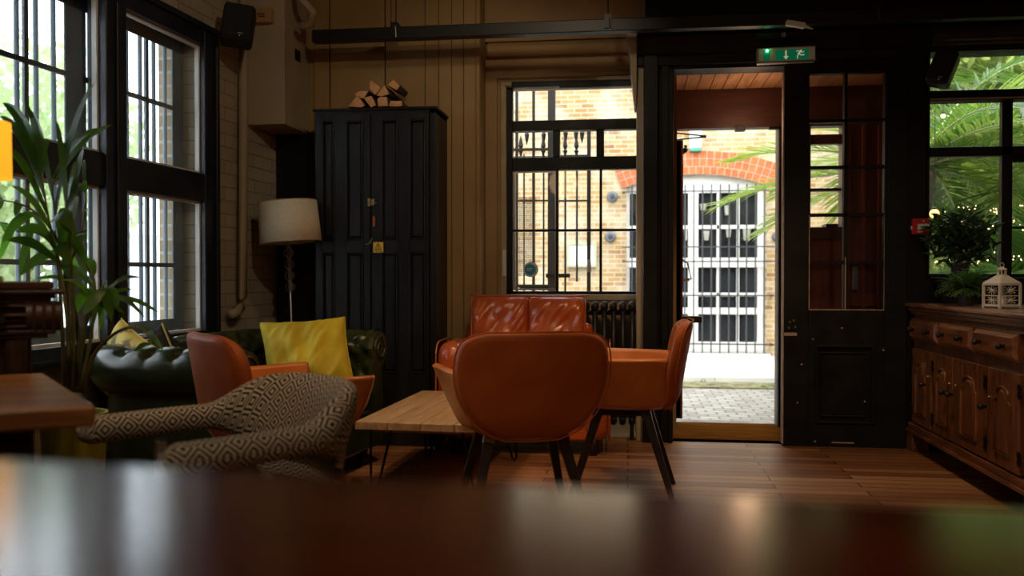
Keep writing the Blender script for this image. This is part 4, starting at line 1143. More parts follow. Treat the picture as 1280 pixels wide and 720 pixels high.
def chesterfield():
    root = empty('chesterfield_sofa', (0, 0, 0), label='dark green buttoned leather sofa under the big window', cat='sofa')
    D, Lh = .84, .74            # depth, half length outside
    TH_ = .20                   # thickness from the inner face to the outside
    xi, yi = -D / 2 + TH_, Lh - TH_
    path = rounded_path([(D / 2 - .04, -yi), (xi, -yi), (xi, yi), (D / 2 - .04, yi)], .10)
    # profile (outward distance from the inner face, height)
    prof = [(0.005, .36), (.0, .42)]
    for k in range(1, 12): prof.append((.0 + .012 * k / 11, .42 + .17 * k / 11))
    cr_, cz_, rr_ = .098, .612, .098
    for k in range(31):
        a = PI * 1.06 - k / 30 * (PI * 1.06 + PI * .42)
        prof.append((cr_ + .0 + rr_ * math.cos(a) * 1.08, cz_ + rr_ * math.sin(a)))
    x_end, z_end = prof[-1]
    for k in range(1, 10): prof.append((x_end + (.145 - x_end) * min(1, k / 3), z_end + (.10 - z_end) * k / 9))
    # arc lengths
    cum = [0]
    for k in range(1, len(prof)): cum.append(cum[-1] + math.hypot(prof[k][0] - prof[k - 1][0], prof[k][1] - prof[k - 1][1]))
    nrm = []
    for k in range(len(prof)):
        a, c = prof[max(k - 1, 0)], prof[min(k + 1, len(prof) - 1)]
        dx, dz = c[0] - a[0], c[1] - a[1]; l = math.hypot(dx, dz) or 1; nrm.append((-dz / l, dx / l))
    # resample profile densely
    NP = 66; tot = cum[-1]; pr = []
    j = 0
    for k in range(NP + 1):
        t = tot * k / NP
        while j < len(cum) - 2 and cum[j + 1] < t: j += 1
        f = (t - cum[j]) / max(1e-6, cum[j + 1] - cum[j])
        pr.append((prof[j][0] + f * (prof[j + 1][0] - prof[j][0]), prof[j][1] + f * (prof[j + 1][1] - prof[j][1]), nrm[j][0] + f * (nrm[j + 1][0] - nrm[j][0]), nrm[j][1] + f * (nrm[j + 1][1] - nrm[j][1]), t))
    sa, tb = .125, .12
    t_tuft0, t_tuft1 = .05, cum[12] + rr_ * PI * 1.30
    rows = []; s = 0; prev = None; buttons = []
    t_top = cum[12] + rr_ * PI * .56
    t_row = t_top + .085
    def disp(s, t):
        if t > t_top + .012:            # outside of the roll: pleats running to a single row of buttons
            ds = abs((s / sa + .5) % 1 - .5) * sa
            pl = -.010 * math.exp(-(ds / .010) ** 2) * min(1, (t - t_top) / .03) * max(0, min(1, (t_row + .05 - t) / .05))
            pit = -.022 * math.exp(-(ds ** 2 + (t - t_row) ** 2) / .016 ** 2)
            puff = .010 * math.sin(PI * min(1, ds / (sa / 2)) / 2) * max(0, 1 - abs(t - t_row) / .09)
            return pl + pit + puff
        if not (t_tuft0 < t < t_tuft1): 
            if t >= t_tuft1:
                p = s / sa; return -.006 * (1 - abs(math.sin(PI * p))) ** 4 * max(0, 1 - (t - t_tuft1) / .05)
            return 0
        e = min(1, (t - t_tuft0) / .05, (t_tuft1 - t + .02) / .04)
        p = (s / sa + (t - t_tuft0) / tb / 1.0) / 1.0; q = (s / sa - (t - t_tuft0) / tb)
        v = (abs(math.sin(PI * p)) * abs(math.sin(PI * q))) ** .6
        return .024 * (v - .75) * e
    for p, d in path:
        if prev is not None: s += (p - prev).length
        prev = p
        out = Vector((-d.y, d.x)) * -1.0          # right-hand side of travel
        # travel: near arm front -> back -> far arm; outward is on the left/right accordingly
        row = []
        for (o_, z_, nx, nz, t) in pr:
            h = disp(s, t)
            row.append((p.x + out.x * (o_ - 0) + out.x * nx * h, p.y + out.y * (o_) + out.y * nx * h, z_ + nz * h))
        rows.append(row)
    # make sure outward points away from the seat
    mid = rows[len(rows) // 2]
    if mid[40][0] > xi:
        rows = []; s = 0; prev = None
        for p, d in path:
            if prev is not None: s += (p - prev).length
            prev = p; out = Vector((-d.y, d.x)); row = []
            for (o_, z_, nx, nz, t) in pr:
                h = disp(s, t); row.append((p.x + out.x * (o_ + nx * h), p.y + out.y * (o_ + nx * h), z_ + nz * h))
            rows.append(row)
        sgn = 1
    else: sgn = -1
    b = MB(); b.grid(rows); bk = b.build('back_and_arms', M['green_leather'], root, smooth=True)
    # arm fronts with scroll
    for e, side in ((0, -1), (-1, 1)):
        p, d = path[e]
        out = Vector((-d.y, d.x)) * sgn
        poly = [(o_, z_) for (o_, z_, *_r) in pr[::2]]
        b = MB()
        ys = [p.y + out.y * o_ for o_, z_ in poly]
        n = len(poly); x0 = D / 2 - .042; 
        b.add([(x0, y, z) for y, (o_, z) in zip(ys, poly)] + [(x0 + .022, p.y + out.y * (o_ * .94 + .004), .36 + (z - .36) * .985) for o_, z in poly], [(k, k + 1, n + k + 1, n + k) for k in range(n - 1)] + [tuple(range(n, 2 * n)), (n - 1, 0, n, 2 * n - 1)])
        b.box(x0 - .01, x0 + .02, p.y, p.y + out.y * .14, .10, .40)
        fr = b.build('arm_front', M['green_leather'], root, smooth=False)
        b = MB(); cy = p.y + out.y * .10
        sp_ = []
        for k in range(40):
            th = k / 39 * PI * 3.2; r = .078 * (1 - k / 44)
            sp_.append((x0 + .026, cy - out.y * r * math.cos(th), cz_ + r * math.sin(th)))
        b.tube(sp_, .0055, 6); b.build('scroll_piping', M['green_leather'], fr, smooth=True)
    # buttons
    S = s; tt = []
    k = 0
    def pt(sv, tv):
        acc = 0; prevp = None
        for (p, d) in path:
            if prevp is not None: acc += (p - prevp).length
            prevp = p
            if acc >= sv: break
        out = Vector((-d.y, d.x)) * sgn
        r = min(pr, key=lambda q: abs(q[4] - tv))
        return Vector((p.x + out.x * (r[0] - r[2] * .020), p.y + out.y * (r[0] - r[2] * .020), r[1] - r[3] * .020))
    m = 0
    bt = []
    for m2 in range(-2, 60):
        for l2 in range(0, 12):
            # p = int a, q = int c  ->  s/sa = (a + c)/2, t' = (a - c)/2
            if (m2 + l2) % 2: continue
            sv = m2 / 2 * sa; tv = t_tuft0 + l2 / 2 * tb
            if .03 < sv < S - .03 and t_tuft0 + .03 < tv < t_tuft1 - .0: bt.append((sv, tv))
    bt = [q for q in bt if q[1] < t_top - .02] + [(k * sa, t_row) for k in range(1, int(S / sa) + 1) if k * sa < S - .02]
    for sv, tv in bt[:98]:
        b = MB(); c = pt(sv, tv); b.ball(c, .009, 8); b.build('button', M['green_leather'], root, smooth=True)
    # seat cushions, base, feet
    for k in (0, 1):
        w_ = yi - .004; b = MB()
        x0, x1 = xi + .0, D / 2 + .01; y0 = -yi + .005 + k * w_
        ol = [(sgnpow(math.cos(2 * PI * q / 56), .3) * (x1 - x0) / 2, sgnpow(math.sin(2 * PI * q / 56), .3) * w_ / 2) for q in range(56)]
        pad(b, ol, .15, lambda a, c, off: ((x0 + x1) / 2 + a, y0 + w_ / 2 + c, .375 + off + (.01 * noise.noise(Vector((a * 8, c * 8, k))) if off > 0 else 0)), rings=9, edge=.12, puff=.2)
        b.build('seat_cushion', M['green_leather'], root, smooth=True)
    b = MB(); b.box(-D / 2 + .06, D / 2 - .03, -Lh + .07, Lh - .07, .09, .30); b.build('base', M['green_leather'], root, bevel=.02)
    for sx in (-1, 1):
        for sy in (-1, 1):
            b = MB(); b.lathe([(.02, 0), (.032, .02), (.03, .05), (.02, .06), (.028, .09)], (sx * .33, sy * .58, 0), 14); b.build('foot', M['dark_wood'], root, smooth=True)
    return root
sofa = chesterfield()
place(sofa, -1.80, 3.99, D2R(-8))

# ------------------------------------------------------------------ cushions on the green sofa
def soft(name, label, w, h, T, loc, rot, mat, seed, wr=.012, pipe=None, skew=0):
    root = empty(name, loc, label=label, cat='cushion'); root.rotation_euler = rot
    b = MB(); cushion(b, w, h, T, wr=wr, seed=seed, n=40, fm=lambda x, z, o: (x - skew * z, o, z)); b.build('cover', mat, root, smooth=True, weld=True)
    b = MB(); pts = []
    for k in range(81):
        t = k / 80 * 4; i = int(t) % 4; f = t - int(t); f2 = -1 + 2 * f
        u, v = [(f2, -1), (1, f2), (-f2, 1), (-1, -f2)][i]
        pts.append((u * w / 2 * (1 - .07 * (1 - v * v)) * 1.006 - skew * v * h / 2, 0, v * h / 2 * (1 - .07 * (1 - u * u)) * 1.006))
    b.tube(pts, .005 if pipe else .003, 6, cap=False); b.build('piping', pipe or mat, root, smooth=True)
    return root
soft('cushion', 'large mustard yellow velvet cushion leaning on the far arm of the green sofa', .46, .42, .15, (-1.63, 4.33, .585), (D2R(-26), D2R(-4), D2R(2)), M['velvet_yellow'], 1, wr=.030, skew=.22)
soft('cushion', 'gold patterned cushion behind the near arm of the green sofa', .32, .32, .12, (-2.12, 3.50, .61), (D2R(-10), D2R(22), D2R(-30)), M['gold_pattern'], 4)
soft('cushion', 'black cushion with gold piping beside the patterned one', .27, .27, .11, (-2.06, 3.66, .60), (D2R(-8), D2R(42), D2R(-38)), M['black_cloth'], 7, pipe=M['piping'])

# ------------------------------------------------------------------ red leather loveseat under the window
def loveseat():
    root = empty('leather_loveseat', (0, 0, 0), label='glossy red-brown leather sofa under the radiator window', cat='sofa')
    # local: faces -y, origin at centre of front on the floor
    W, Dp = .97, .60
    for s in (-1, 1):
        b = MB(); x0 = s * (W / 2 - .16); x1 = s * W / 2
        ol = [(sgnpow(math.cos(2 * PI * q / 48), .3) * Dp / 2 * 1.0, .35 + sgnpow(math.sin(2 * PI * q / 48), .35) * .285) for q in range(48)]
        pad(b, ol, .17, lambda a, c, off: ((x0 + x1) / 2 + off, Dp / 2 + a, c), rings=9, edge=.22, puff=.15); b.build('arm', M['red_leather'], root, smooth=True)
        b = MB(); pts = [((x0 + x1) / 2 + s * .082, Dp / 2 + a * .97, .36 + (c - .36) * .97) for a, c in ol]; b.tube(pts + pts[:2], .005, 6, cap=False); b.build('piping', M['red_leather'], root, smooth=True)
    b = MB(); b.box(-W / 2 + .1, W / 2 - .1, .03, Dp, .08, .32); b.build('base', M['red_leather'], root, bevel=.02)
    b = MB(); b.box(-W / 2 + .1, W / 2 - .1, Dp - .12, Dp, .3, .72); b.build('back_frame', M['red_leather'], root, bevel=.04)
    for k, x in enumerate((-.165, .165)):
        ol = [(sgnpow(math.cos(2 * PI * q / 48), .35) * .164, sgnpow(math.sin(2 * PI * q / 48), .35) * .25) for q in range(48)]
        b = MB(); pad(b, ol, .15, lambda a, c, off: (x + a, .26 + c, .385 + off), rings=8, edge=.15, puff=.25); b.build('seat_cushion', M['red_leather'], root, smooth=True)
    for k, x in enumerate((-.163, .167)):
        def fm(a, c, off):
            rc_ = 1 - .09 * ((a / .1775) ** 2 * (c / .2) ** 2) ** 1.5; a *= rc_; c *= rc_
            # gathered leather: vertical folds running to the middle
            f = .012 * math.sin(a * 46 + c * 14 + 2 * noise.noise(Vector((a * 9, c * 9, k)))) * max(0, 1 - abs(c) / .2) * (abs(a) / .2) ** .5
            return (x + a, .40 - off + .22 * (c) + (-f if off > 0 else 0), .685 + c * 1.0)
        b = MB(); cushion(b, .355, .40, .16, pinch=.03, wr=.022, seed=k * 5 + 2, fm=fm, n=40); b.build('back_cushion', M['red_leather'], root, smooth=True, weld=True)
        b = MB(); pts = []
        for q in range(61):
            t = q / 60 * 4; i = int(t) % 4; f = t - int(t); f2 = -1 + 2 * f
            u, v = [(f2, -1), (1, f2), (-f2, 1), (-1, -f2)][i]
            a = u * .1775 * (1 - .03 * (1 - v * v)); c = v * .2 * (1 - .03 * (1 - u * u)); pts.append((x + a, .40 - .012 + .22 * c, .685 + c))
        b.tube(pts, .006, 6, cap=False); b.build('piping', M['red_leather'], root, smooth=True)
    for s in (-1, 1):
        for y in (.06, Dp - .06):
            b = MB(); b.tube([(s * (W / 2 - .09), y, .1), (s * (W / 2 - .09), y, 0)], [.03, .022], 10); b.build('foot', M['dark_wood'], root, smooth=True)
    return root
ls = loveseat(); ls.scale.y = .84; ls.location = (-.585, 4.85, 0); ls.rotation_euler.z = D2R(1)

# ------------------------------------------------------------------ coffee table on hairpin legs
tb = empty('coffee_table', (0, 0, 0), label='low plank coffee table on black hairpin legs', cat='coffee table')
zt_ = .36
pNL, pFL = at_z(443, 527, zt_), at_z(527, 488, zt_)
tw = .60
ax = (pFL - pNL); ax.z = 0; ln = ax.length; ax.normalize()
ang = math.atan2(ax.y, ax.x) - PI / 2
tb.location = (pNL.x, pNL.y, 0); tb.rotation_euler.z = ang
b = MB()
for k in range(4): b.box(k * tw / 4 + .001, (k + 1) * tw / 4 - .001, 0, ln, zt_ - .035, zt_)
b.build('table_top', M['table_wood'], tb, bevel=.004)
b = MB(); b.box(.04, tw - .04, .10, .16, zt_ - .06, zt_ - .036); b.box(.04, tw - .04, ln - .16, ln - .10, zt_ - .06, zt_ - .036); b.build('batten', M['table_wood'], tb)
for (x, y, sx, sy) in ((.09, .1, -1, -1), (tw - .09, .1, 1, -1), (.09, ln - .1, -1, 1), (tw - .09, ln - .1, 1, 1)):
    b = MB(); b.tube([(x - .05, y, zt_ - .04), (x - .012 + sx * .03, y + sy * .02, .02), (x + sx * .03, y + sy * .02, .006), (x + .012 + sx * .03, y + sy * .02, .02), (x + .05, y, zt_ - .04)], .006, 8)
    b.box(x - .06, x + .06, y - .03, y + .03, zt_ - .042, zt_ - .036); b.build('leg', M['iron'], tb, smooth=False)

# ------------------------------------------------------------------ wardrobe
yw = 5.03
X = lambda px: at_y(px, 300, yw).x
Z = lambda py: at_y(480, py, yw).z
wr_ = empty('wardrobe', (0, 0, 0), label='tall black panelled cupboard with logs stacked on top', cat='wardrobe')
wx0_, wx1_ = X(394), X(545); wtop = Z(137)
b = MB(); b.box(wx0_, wx0_ + .02, yw + .02, YB - .016, .0, wtop); b.box(wx1_ - .02, wx1_, yw + .02, YB - .016, 0, wtop); b.box(wx0_, wx1_, YB - .03, YB - .016, 0, wtop)
b.box(wx0_, wx1_, yw + .0, YB - .016, wtop - .03, wtop); b.box(wx0_, wx1_, yw, YB - .016, 0, .1)
b.box(X(537), wx1_, yw, yw + .03, 0, wtop)
b.build('carcass', M['cab_black'], wr_, bevel=.003)
b = MB(); b.box(wx0_ - .01, wx1_ + .01, yw - .012, YB - .016, wtop - .004, wtop + .012); b.build('top_board', M['cab_black'], wr_, bevel=.004)
def wdoor(pxa, pxb, panels, name='door'):
    x0, x1 = X(pxa), X(pxb); z0, z1 = .11, wtop - .02
    px_ = [(X(a), X(c)) for a, c in panels]; zz = [(Z(466), Z(315)), (Z(300), Z(150))]
    b = MB(); y0, y1 = yw - .012, yw + .016
    b.box(x0, x1, y1 - .004, y1, z0, z1)
    xs_ = [x0] + [v for p in px_ for v in p] + [x1]
    for i in range(0, len(xs_), 2): b.box(xs_[i], xs_[i + 1], y0, y1, z0, z1)
    for (a, c) in px_:
        b.box(a, c, y0, y1, z0, zz[0][0]); b.box(a, c, y0, y1, zz[0][1], zz[1][0]); b.box(a, c, y0, y1, zz[1][1], z1)
    d = b.build(name, M['cab_black'], wr_, bevel=.002)
    for (a, c) in px_:
        for (za, zb_) in zz:
            q = MB(); q.frame(a, c, za, zb_, .012, y0 - .006, y0 + .012); q.build('panel_moulding', M['cab_black'], d, bevel=.004)
            q = MB(); q.box(a + .018, c - .018, y0 + .006, y1, za + .018, zb_ - .018); q.build('raised_panel', M['cab_black'], d, bevel=.006)
    return d
dl = wdoor(395, 463.5, [(403, 419), (433, 455)])
dr = wdoor(465, 536.5, [(477, 498), (512, 533)])
b = MB(); b.box(X(461), X(464.5), yw - .022, yw - .012, Z(258), Z(248)); b.box(X(465.5), X(469), yw - .02, yw - .012, Z(257), Z(249)); b.tube([(X(462), yw - .02, Z(253)), (X(472), yw - .02, Z(254))], .004, 8); b.build('bolt', M['brass'], wr_)
b = MB(); b.ball((X(468), yw - .014, Z(271)), .006); b.box(X(467), X(469.5), yw - .015, yw - .012, Z(283), Z(272)); b.build('keyhole_plate', M['brick_red'], wr_)
b = MB(); b.tube([(X(457), yw - .014, Z(304)), (X(460), yw - .03, Z(306)), (X(464), yw - .03, Z(304)), (X(466), yw - .014, Z(298))], .004, 8); b.build('latch_hook', M['steel'], wr_)
ys_ = yw - .0135
sg = empty('warning_sign', (0, 0, 0), label='small yellow warning sticker on the cupboard door', cat='sign')
b = MB(); b.box(X(467.5), X(480), ys_ - .002, ys_, Z(315.8), Z(302.8)); b.build('plate', basic('sign_yellow', (.75, .5, .02), rough=.5), sg)
b = MB(); cxs = X(473.7)
def seg3(p, q, r=.0016): b.tube([p, q], r, 5)
yy = ys_ - .003
A_, B_, C_ = (cxs, yy, Z(304.2)), (cxs - .016, yy, Z(310.3)), (cxs + .016, yy, Z(310.3))
seg3(A_, B_); seg3(B_, C_); seg3(C_, A_); seg3((cxs, yy, Z(305.8)), (cxs - .003, yy, Z(308))); seg3((cxs - .003, yy, Z(307.6)), (cxs + .003, yy, Z(308))); seg3((cxs + .003, yy, Z(307.8)), (cxs, yy, Z(309.7)))
b.build('warning_triangle', M['black_plastic'], sg)
for k, (a, c) in enumerate(((469.2, 478.6), (470, 472.8), (474, 478))):
    b = MB(); z = Z(312 if k == 0 else 314.2); b.box(X(a), X(c), ys_ - .003, ys_ - .002, z - .0022, z + .0022); b.build('lettering', M['black_plastic'], sg)

# split logs on the wardrobe
M['log_end'] = basic('log_end', (.60, .27, .10), (.78, .42, .2), rough=.85, scale=18, bump=.3)
M['bark'] = basic('bark', (.06, .035, .02), (.12, .08, .05), rough=.95, scale=20, bump=.8)
logs = [([(195, 192), (240, 140), (276, 186), (260, 196)], 'wedge-shaped log at the left end of the bottom row on the cupboard', 0),
        ([(218, 132), (240, 116), (286, 114), (262, 152), (235, 150)], 'squat log lying on the leftmost wedge of the log pile', .03),
        ([(265, 152), (304, 141), (326, 186), (300, 196)], 'tilted log second from the left in the bottom row', 0),
        ([(289, 76), (300, 68), (346, 104), (316, 138), (288, 108)], 'tall pinkish log at the top left of the pile', .02),
        ([(322, 141), (362, 92), (386, 136), (346, 147)], 'wedge log in the middle of the pile, between the two highest', .0),
        ([(328, 158), (340, 146), (374, 147), (379, 190), (331, 193)], 'square log in the bottom row under the middle wedge', 0),
        ([(371, 94), (400, 65), (431, 96), (416, 119)], 'small pinkish log at the top right of the pile', .01),
        ([(379, 190), (388, 164), (440, 165), (444, 188), (420, 193)], 'low flat log at the right end of the bottom row', 0)]
yl = yw + .03
for poly, lb, dy in logs:
    q = [(at_y(380 + x / 3.6, 80 + y / 3.6, yl)) for x, y in poly]
    x0 = sum(v.x for v in q) / len(q); z0 = min(v.z for v in q)
    zmin = wtop + .013
    pl_ = [(v.x - x0, max(v.z, zmin) - z0) for v in q]
    b = MB(); b.prism(list(reversed(pl_)), dy, dy + .2 + .03 * random.random(), endmat=1)
    o = b.build('split_log', [M['bark'], M['log_end']], bevel=.006, loc=(x0, yl, z0)); tag(o, lb, 'log', 'split logs on the cupboard')

# ------------------------------------------------------------------ floor lamp
fl = empty('floor_lamp', (-1.91, 4.90, 0), label='floor lamp with a cream drum shade and glass ball stem behind the sofa', cat='lamp')
fl.rotation_euler = (0, D2R(-2.2), 0)
M['shade'] = basic('shade', (.74, .64, .46), (.80, .70, .52), rough=.8, scale=60)
shade_trans = M['shade'].node_tree
zs0, zs1 = 1.195, 1.43
tilt = Matrix.Translation((.01, 0, 1.31)) @ Matrix.Rotation(D2R(-2.5), 4, 'Y') @ Matrix.Translation((0, 0, -1.31))
b = MB(); b.M = tilt; b.lathe([(.176, zs0), (.171, (zs0 + zs1) / 2), (.166, zs1)], (0, 0, 0), 48, cap=False); b.build('lamp_shade', M['shade'], fl, smooth=True, solid=.003)
b = MB(); b.M = tilt
for z, r in ((zs0, .176), (zs1, .166)):
    b.tube([(r * math.cos(2 * PI * k / 40), r * math.sin(2 * PI * k / 40), z) for k in range(41)], .003, 6, cap=False)
for a in (0, 2.1, 4.2): b.tube([(0, 0, zs0 + .06), (.17 * math.cos(a), .17 * math.sin(a), zs0 + .03)], .002, 5)
b.build('shade_rim', M['cream'], fl)
b = MB(); b.tube([(0, 0, .02), (0, 0, 1.30)], .006, 10); b.build('pole', M['steel'], fl, smooth=True)
M['ball_glass'] = basic('ball_glass', (.5, .5, .5), rough=.05); bb_ = M['ball_glass'].node_tree.nodes['Principled BSDF']; bb_.inputs['Transmission Weight'].default_value = 1
for k in range(4):
    b = MB(); b.ball((0, 0, 1.135 - k * .066), .030, 20); b.build('glass_ball', M['ball_glass'], fl, smooth=True)
    b = MB(); b.lathe([(.010, -.004), (.012, 0), (.010, .004)], (0, 0, 1.168 - k * .066), 14); b.build('collar', M['steel'], fl)
b = MB(); b.lathe([(.12, 0), (.12, .012), (.03, .022), (.008, .03)], (0, 0, 0), 32); b.build('base', M['steel'], fl, smooth=False)

# ------------------------------------------------------------------ radiator
yr = YR - .16
X = lambda px: at_y(px, 400, yr).x
Z = lambda py: at_y(740, py, yr).z
rd = empty('radiator', (0, 0, 0), label='black cast-iron column radiator under the window', cat='radiator')
sp = (X(793) - X(733)) / 5.2; zt2, zb2 = Z(378), .10
k = 0; x = X(790)
while x > X(668):
    b = MB()
    for dy in (-.045, .045): b.tube([(x, yr + .0 + dy, zb2 + .03), (x, yr + dy, zt2 - .03)], .016, 10)
    b.tube([(x, yr - .055, zb2 + .04), (x, yr - .04, zb2 + .01), (x, yr + .04, zb2 + .01), (x, yr + .055, zb2 + .04)], .021, 10)
    b.tube([(x, yr - .055, zt2 - .045), (x, yr - .04, zt2 - .012), (x, yr + .04, zt2 - .012), (x, yr + .055, zt2 - .045)], .022, 10)
    b.build('column', M['metal_black'], rd, smooth=True); x -= sp; k += 1
b = MB(); b.tube([(X(668), yr, zt2 - .06), (X(795), yr, zt2 - .06)], .018, 10); b.tube([(X(668), yr, zb2 + .05), (X(795), yr, zb2 + .05)], .018, 10); b.build('headers', M['metal_black'], rd, smooth=True)
for px in (672, 790):
    b = MB(); b.box(X(px) - .012, X(px) + .012, yr - .05, yr + .05, 0, zb2 + .02); b.build('foot', M['metal_black'], rd, bevel=.004)
b = MB(); b.tube([(X(795), yr, zb2 + .05), (X(800), yr, zb2 + .05), (X(800), yr, 0)], .011, 8); b.build('valve_pipe', M['metal_black'], rd)
# ------------------------------------------------------------------ sideboard on the right
xs0 = 1.615; zs_ = .845
sb = empty('sideboard', (0, 0, 0), label='dark oak sideboard with three drawers and arched panel doors', cat='sideboard')
def SY(px): return at_x(px, 400, xs0).y
ya, yb_ = min(at_x(1136, 400, xs0).y, YB - .03), 3.72
def sz(px, py): p = at_x(px, py, xs0); return p.y, p.z
b = MB(); b.box(xs0 + .02, xs0 + .52, yb_ + .01, ya - .01, .12, zs_ - .05); b.build('carcass', M['oak_dark'], sb, bevel=.004)
b = MB(); b.box(xs0 - .03, xs0 + .55, yb_ - .02, ya + .02, zs_ - .022, zs_); b.box(xs0 - .012, xs0 + .53, yb_ - .01, ya + .005, zs_ - .045, zs_ - .022); b.box(xs0 + .002, xs0 + .53, yb_, ya, zs_ - .065, zs_ - .045); b.build('top', M['oak_dark_y'], sb, bevel=.006)
b = MB(); b.box(xs0 - .02, xs0 + .53, yb_ - .01, ya + .01, .105, .125); b.box(xs0 - .008, xs0 + .52, yb_, ya, .125, .16)
for y in (ya - .09, ya - .0): pass
b.box(xs0 - .015, xs0 + .08, ya - .10, ya + .005, 0, .11); b.box(xs0 - .015, xs0 + .08, yb_, yb_ + .1, 0, .11); b.box(xs0 + .42, xs0 + .52, ya - .1, ya, 0, .11); b.box(xs0 + .42, xs0 + .52, yb_, yb_ + .1, 0, .11)
b.build('plinth', M['oak_dark_y'], sb, bevel=.006)
zdt, zdb = zs_ - .085, zs_ - .205
def knob(parent, y, z):
    q = MB(); q.lathe([(.001, -.036), (.011, -.034), (.016, -.026), (.013, -.016), (.007, -.010), (.009, 0)], (xs0 - .022, y, z), 14, 'x'); q.build('knob', M['metal_black'], parent, smooth=True)
edges = [(1140.5, 1174), (1176.5, 1218), (1221, 1275)]
for a, c in edges:
    y1, y0 = SY(a), SY(c)
    q = MB(); q.box(xs0 - .006, xs0 + .02, y0, y1, zdb, zdt)
    # bevelled raised field
    m = .022
    q.add([(xs0 - .006, y0 + .006, zdb + .006), (xs0 - .006, y1 - .006, zdb + .006), (xs0 - .006, y1 - .006, zdt - .006), (xs0 - .006, y0 + .006, zdt - .006),
           (xs0 - .022, y0 + m, zdb + m), (xs0 - .022, y1 - m, zdb + m), (xs0 - .022, y1 - m, zdt - m), (xs0 - .022, y0 + m, zdt - m)],
          [(0, 1, 5, 4), (1, 2, 6, 5), (2, 3, 7, 6), (3, 0, 4, 7), (4, 5, 6, 7)])
    d = q.build('drawer', M['oak_dark_y'], sb)
    for f in (.22, .78): knob(d, y0 + (y1 - y0) * f, (zdb + zdt) / 2)
doors = [(1141, 1165, 'r'), (1167.5, 1192, 'r'), (1194, 1234, 'l'), (1236, 1277, 'l')]
dz0, dz1 = .17, zdb - .05
for i, (a, c, hs) in enumerate(doors):
    y1, y0 = SY(a), SY(c)
    q = MB(); q.box(xs0 - .004, xs0 + .018, y0, y1, dz0, dz1); d = q.build('door', M['oak_dark'], sb, bevel=.003)
    # arched field: recess outline and raised panel with a shouldered arch
    w_ = (y1 - y0); pa, pc_ = y0 + w_ * .24, y1 - w_ * .24; h0, h1 = dz0 + .06, dz1 - .05
    cy = (pa + pc_) / 2; hw_ = (pc_ - pa) / 2
    def arch(f, hs_=1.0):
        pts = [(cy - hw_ * f, h0 + (1 - f) * .03), (cy + hw_ * f, h0 + (1 - f) * .03), (cy + hw_ * f, h1 - .09)]
        for k in range(0, 9):
            t = PI * k / 8; pts.append((cy + hw_ * f * .78 * math.cos(t), h1 - .075 + .06 * f * math.sin(t) ** .7))
        pts.append((cy - hw_ * f, h1 - .09)); return pts
    o1, o2 = arch(1.0), arch(.88)
    q = MB(); n = len(o1)
    q.add([(xs0 - .005, y, z) for y, z in o1] + [(xs0 - .014, y, z) for y, z in arch(.97)] + [(xs0 - .014, y, z) for y, z in o2] + [(xs0 - .005, y, z) for y, z in arch(.84)],
          [(r * n + k, r * n + (k + 1) % n, (r + 1) * n + (k + 1) % n, (r + 1) * n + k) for r in range(3) for k in range(n)])
    q.build('arch_moulding', M['oak_dark'], d)
    q = MB(); o3, o4 = arch(.76), arch(.6); 
    q.add([(xs0 - .004, y, z) for y, z in o3] + [(xs0 - .012, y, z) for y, z in o4], [(k, (k + 1) % n, n + (k + 1) % n, n + k) for k in range(n)] + [tuple(range(n, 2 * n))])
    q.build('arched_panel', M['oak_dark'], d)
    kx = {0: y0 + .03, 1: y0 + .03, 2: y1 - .03, 3: y1 - .03}[i]
    knob(d, kx, dz0 + (dz1 - dz0) * .58)
    q = MB(); q.ball((xs0 - .008, kx, dz0 + (dz1 - dz0) * .58 + .045), .006); q.box(xs0 - .018, xs0 - .004, kx - .002, kx + .002, dz0 + (dz1 - dz0) * .58 + .03, dz0 + (dz1 - dz0) * .58 + .06); q.build('key', M['brass'], d)
    for z in (dz0 + .07, dz1 - .07):
        hy = y1 if i in (0, 1) else y0
        q = MB(); q.tube([(xs0 - .008, hy, z - .03), (xs0 - .008, hy, z + .03)], .005, 8); q.box(xs0 - .008, xs0 - .004, hy - .02, hy + .02, z - .024, z - .008); q.box(xs0 - .008, xs0 - .004, hy - .02, hy + .02, z + .008, z + .024); q.build('hinge', M['iron'], d)

# lantern
M['lantern_white'] = basic('lantern_white', (.62, .60, .55), (.74, .72, .66), rough=.5, scale=14)
pl_ = at_z(1252, 385, zs_)
ln_ = empty('lantern', (pl_.x, pl_.y, zs_), D2R(18), label='white metal candle lantern standing on the sideboard', cat='lantern')
h = .055
b = MB(); b.box(-h - .004, h + .004, -h - .004, h + .004, .008, .018)
for sx in (-1, 1):
    for sy in (-1, 1): b.box(sx * h - .005, sx * h + .005, sy * h - .005, sy * h + .005, 0, .115)
for z in (.06, .112):
    for s in (-1, 1): b.box(-h, h, s * h - .003, s * h + .003, z - .002, z + .002); b.box(s * h - .003, s * h + .003, -h, h, z - .002, z + .002)
b.build('body_frame', M['lantern_white'], ln_)
b = MB()
for s in (-1, 1):
    for zc in (.038, .086):
        for k in range(8):       # pierced flower tracery
            t = 2 * PI * k / 8; b.tube([(0, s * h, zc), (.036 * math.cos(t), s * h, zc + .020 * math.sin(t))], .0016, 5); b.tube([(s * h, 0, zc), (s * h, .036 * math.cos(t), zc + .020 * math.sin(t))], .0016, 5)
        b.ball((0, s * h, zc), .007, 8); b.ball((s * h, 0, zc), .007, 8)
b.build('tracery', M['lantern_white'], ln_)
b = MB(); b.tube([(0, 0, .115), (0, 0, .122), (0, 0, .158)], [h * 1.50, h * 1.50, .026], 4); b.build('roof', M['lantern_white'], ln_)
b = MB(); b.lathe([(.022, .155), (.022, .163)], (0, 0, 0), 20)
for k in range(8):
    t = 2 * PI * k / 8; b.tube([(.019 * math.cos(t), .019 * math.sin(t), .16), (.019 * math.cos(t), .019 * math.sin(t), .185)], .0022, 5)
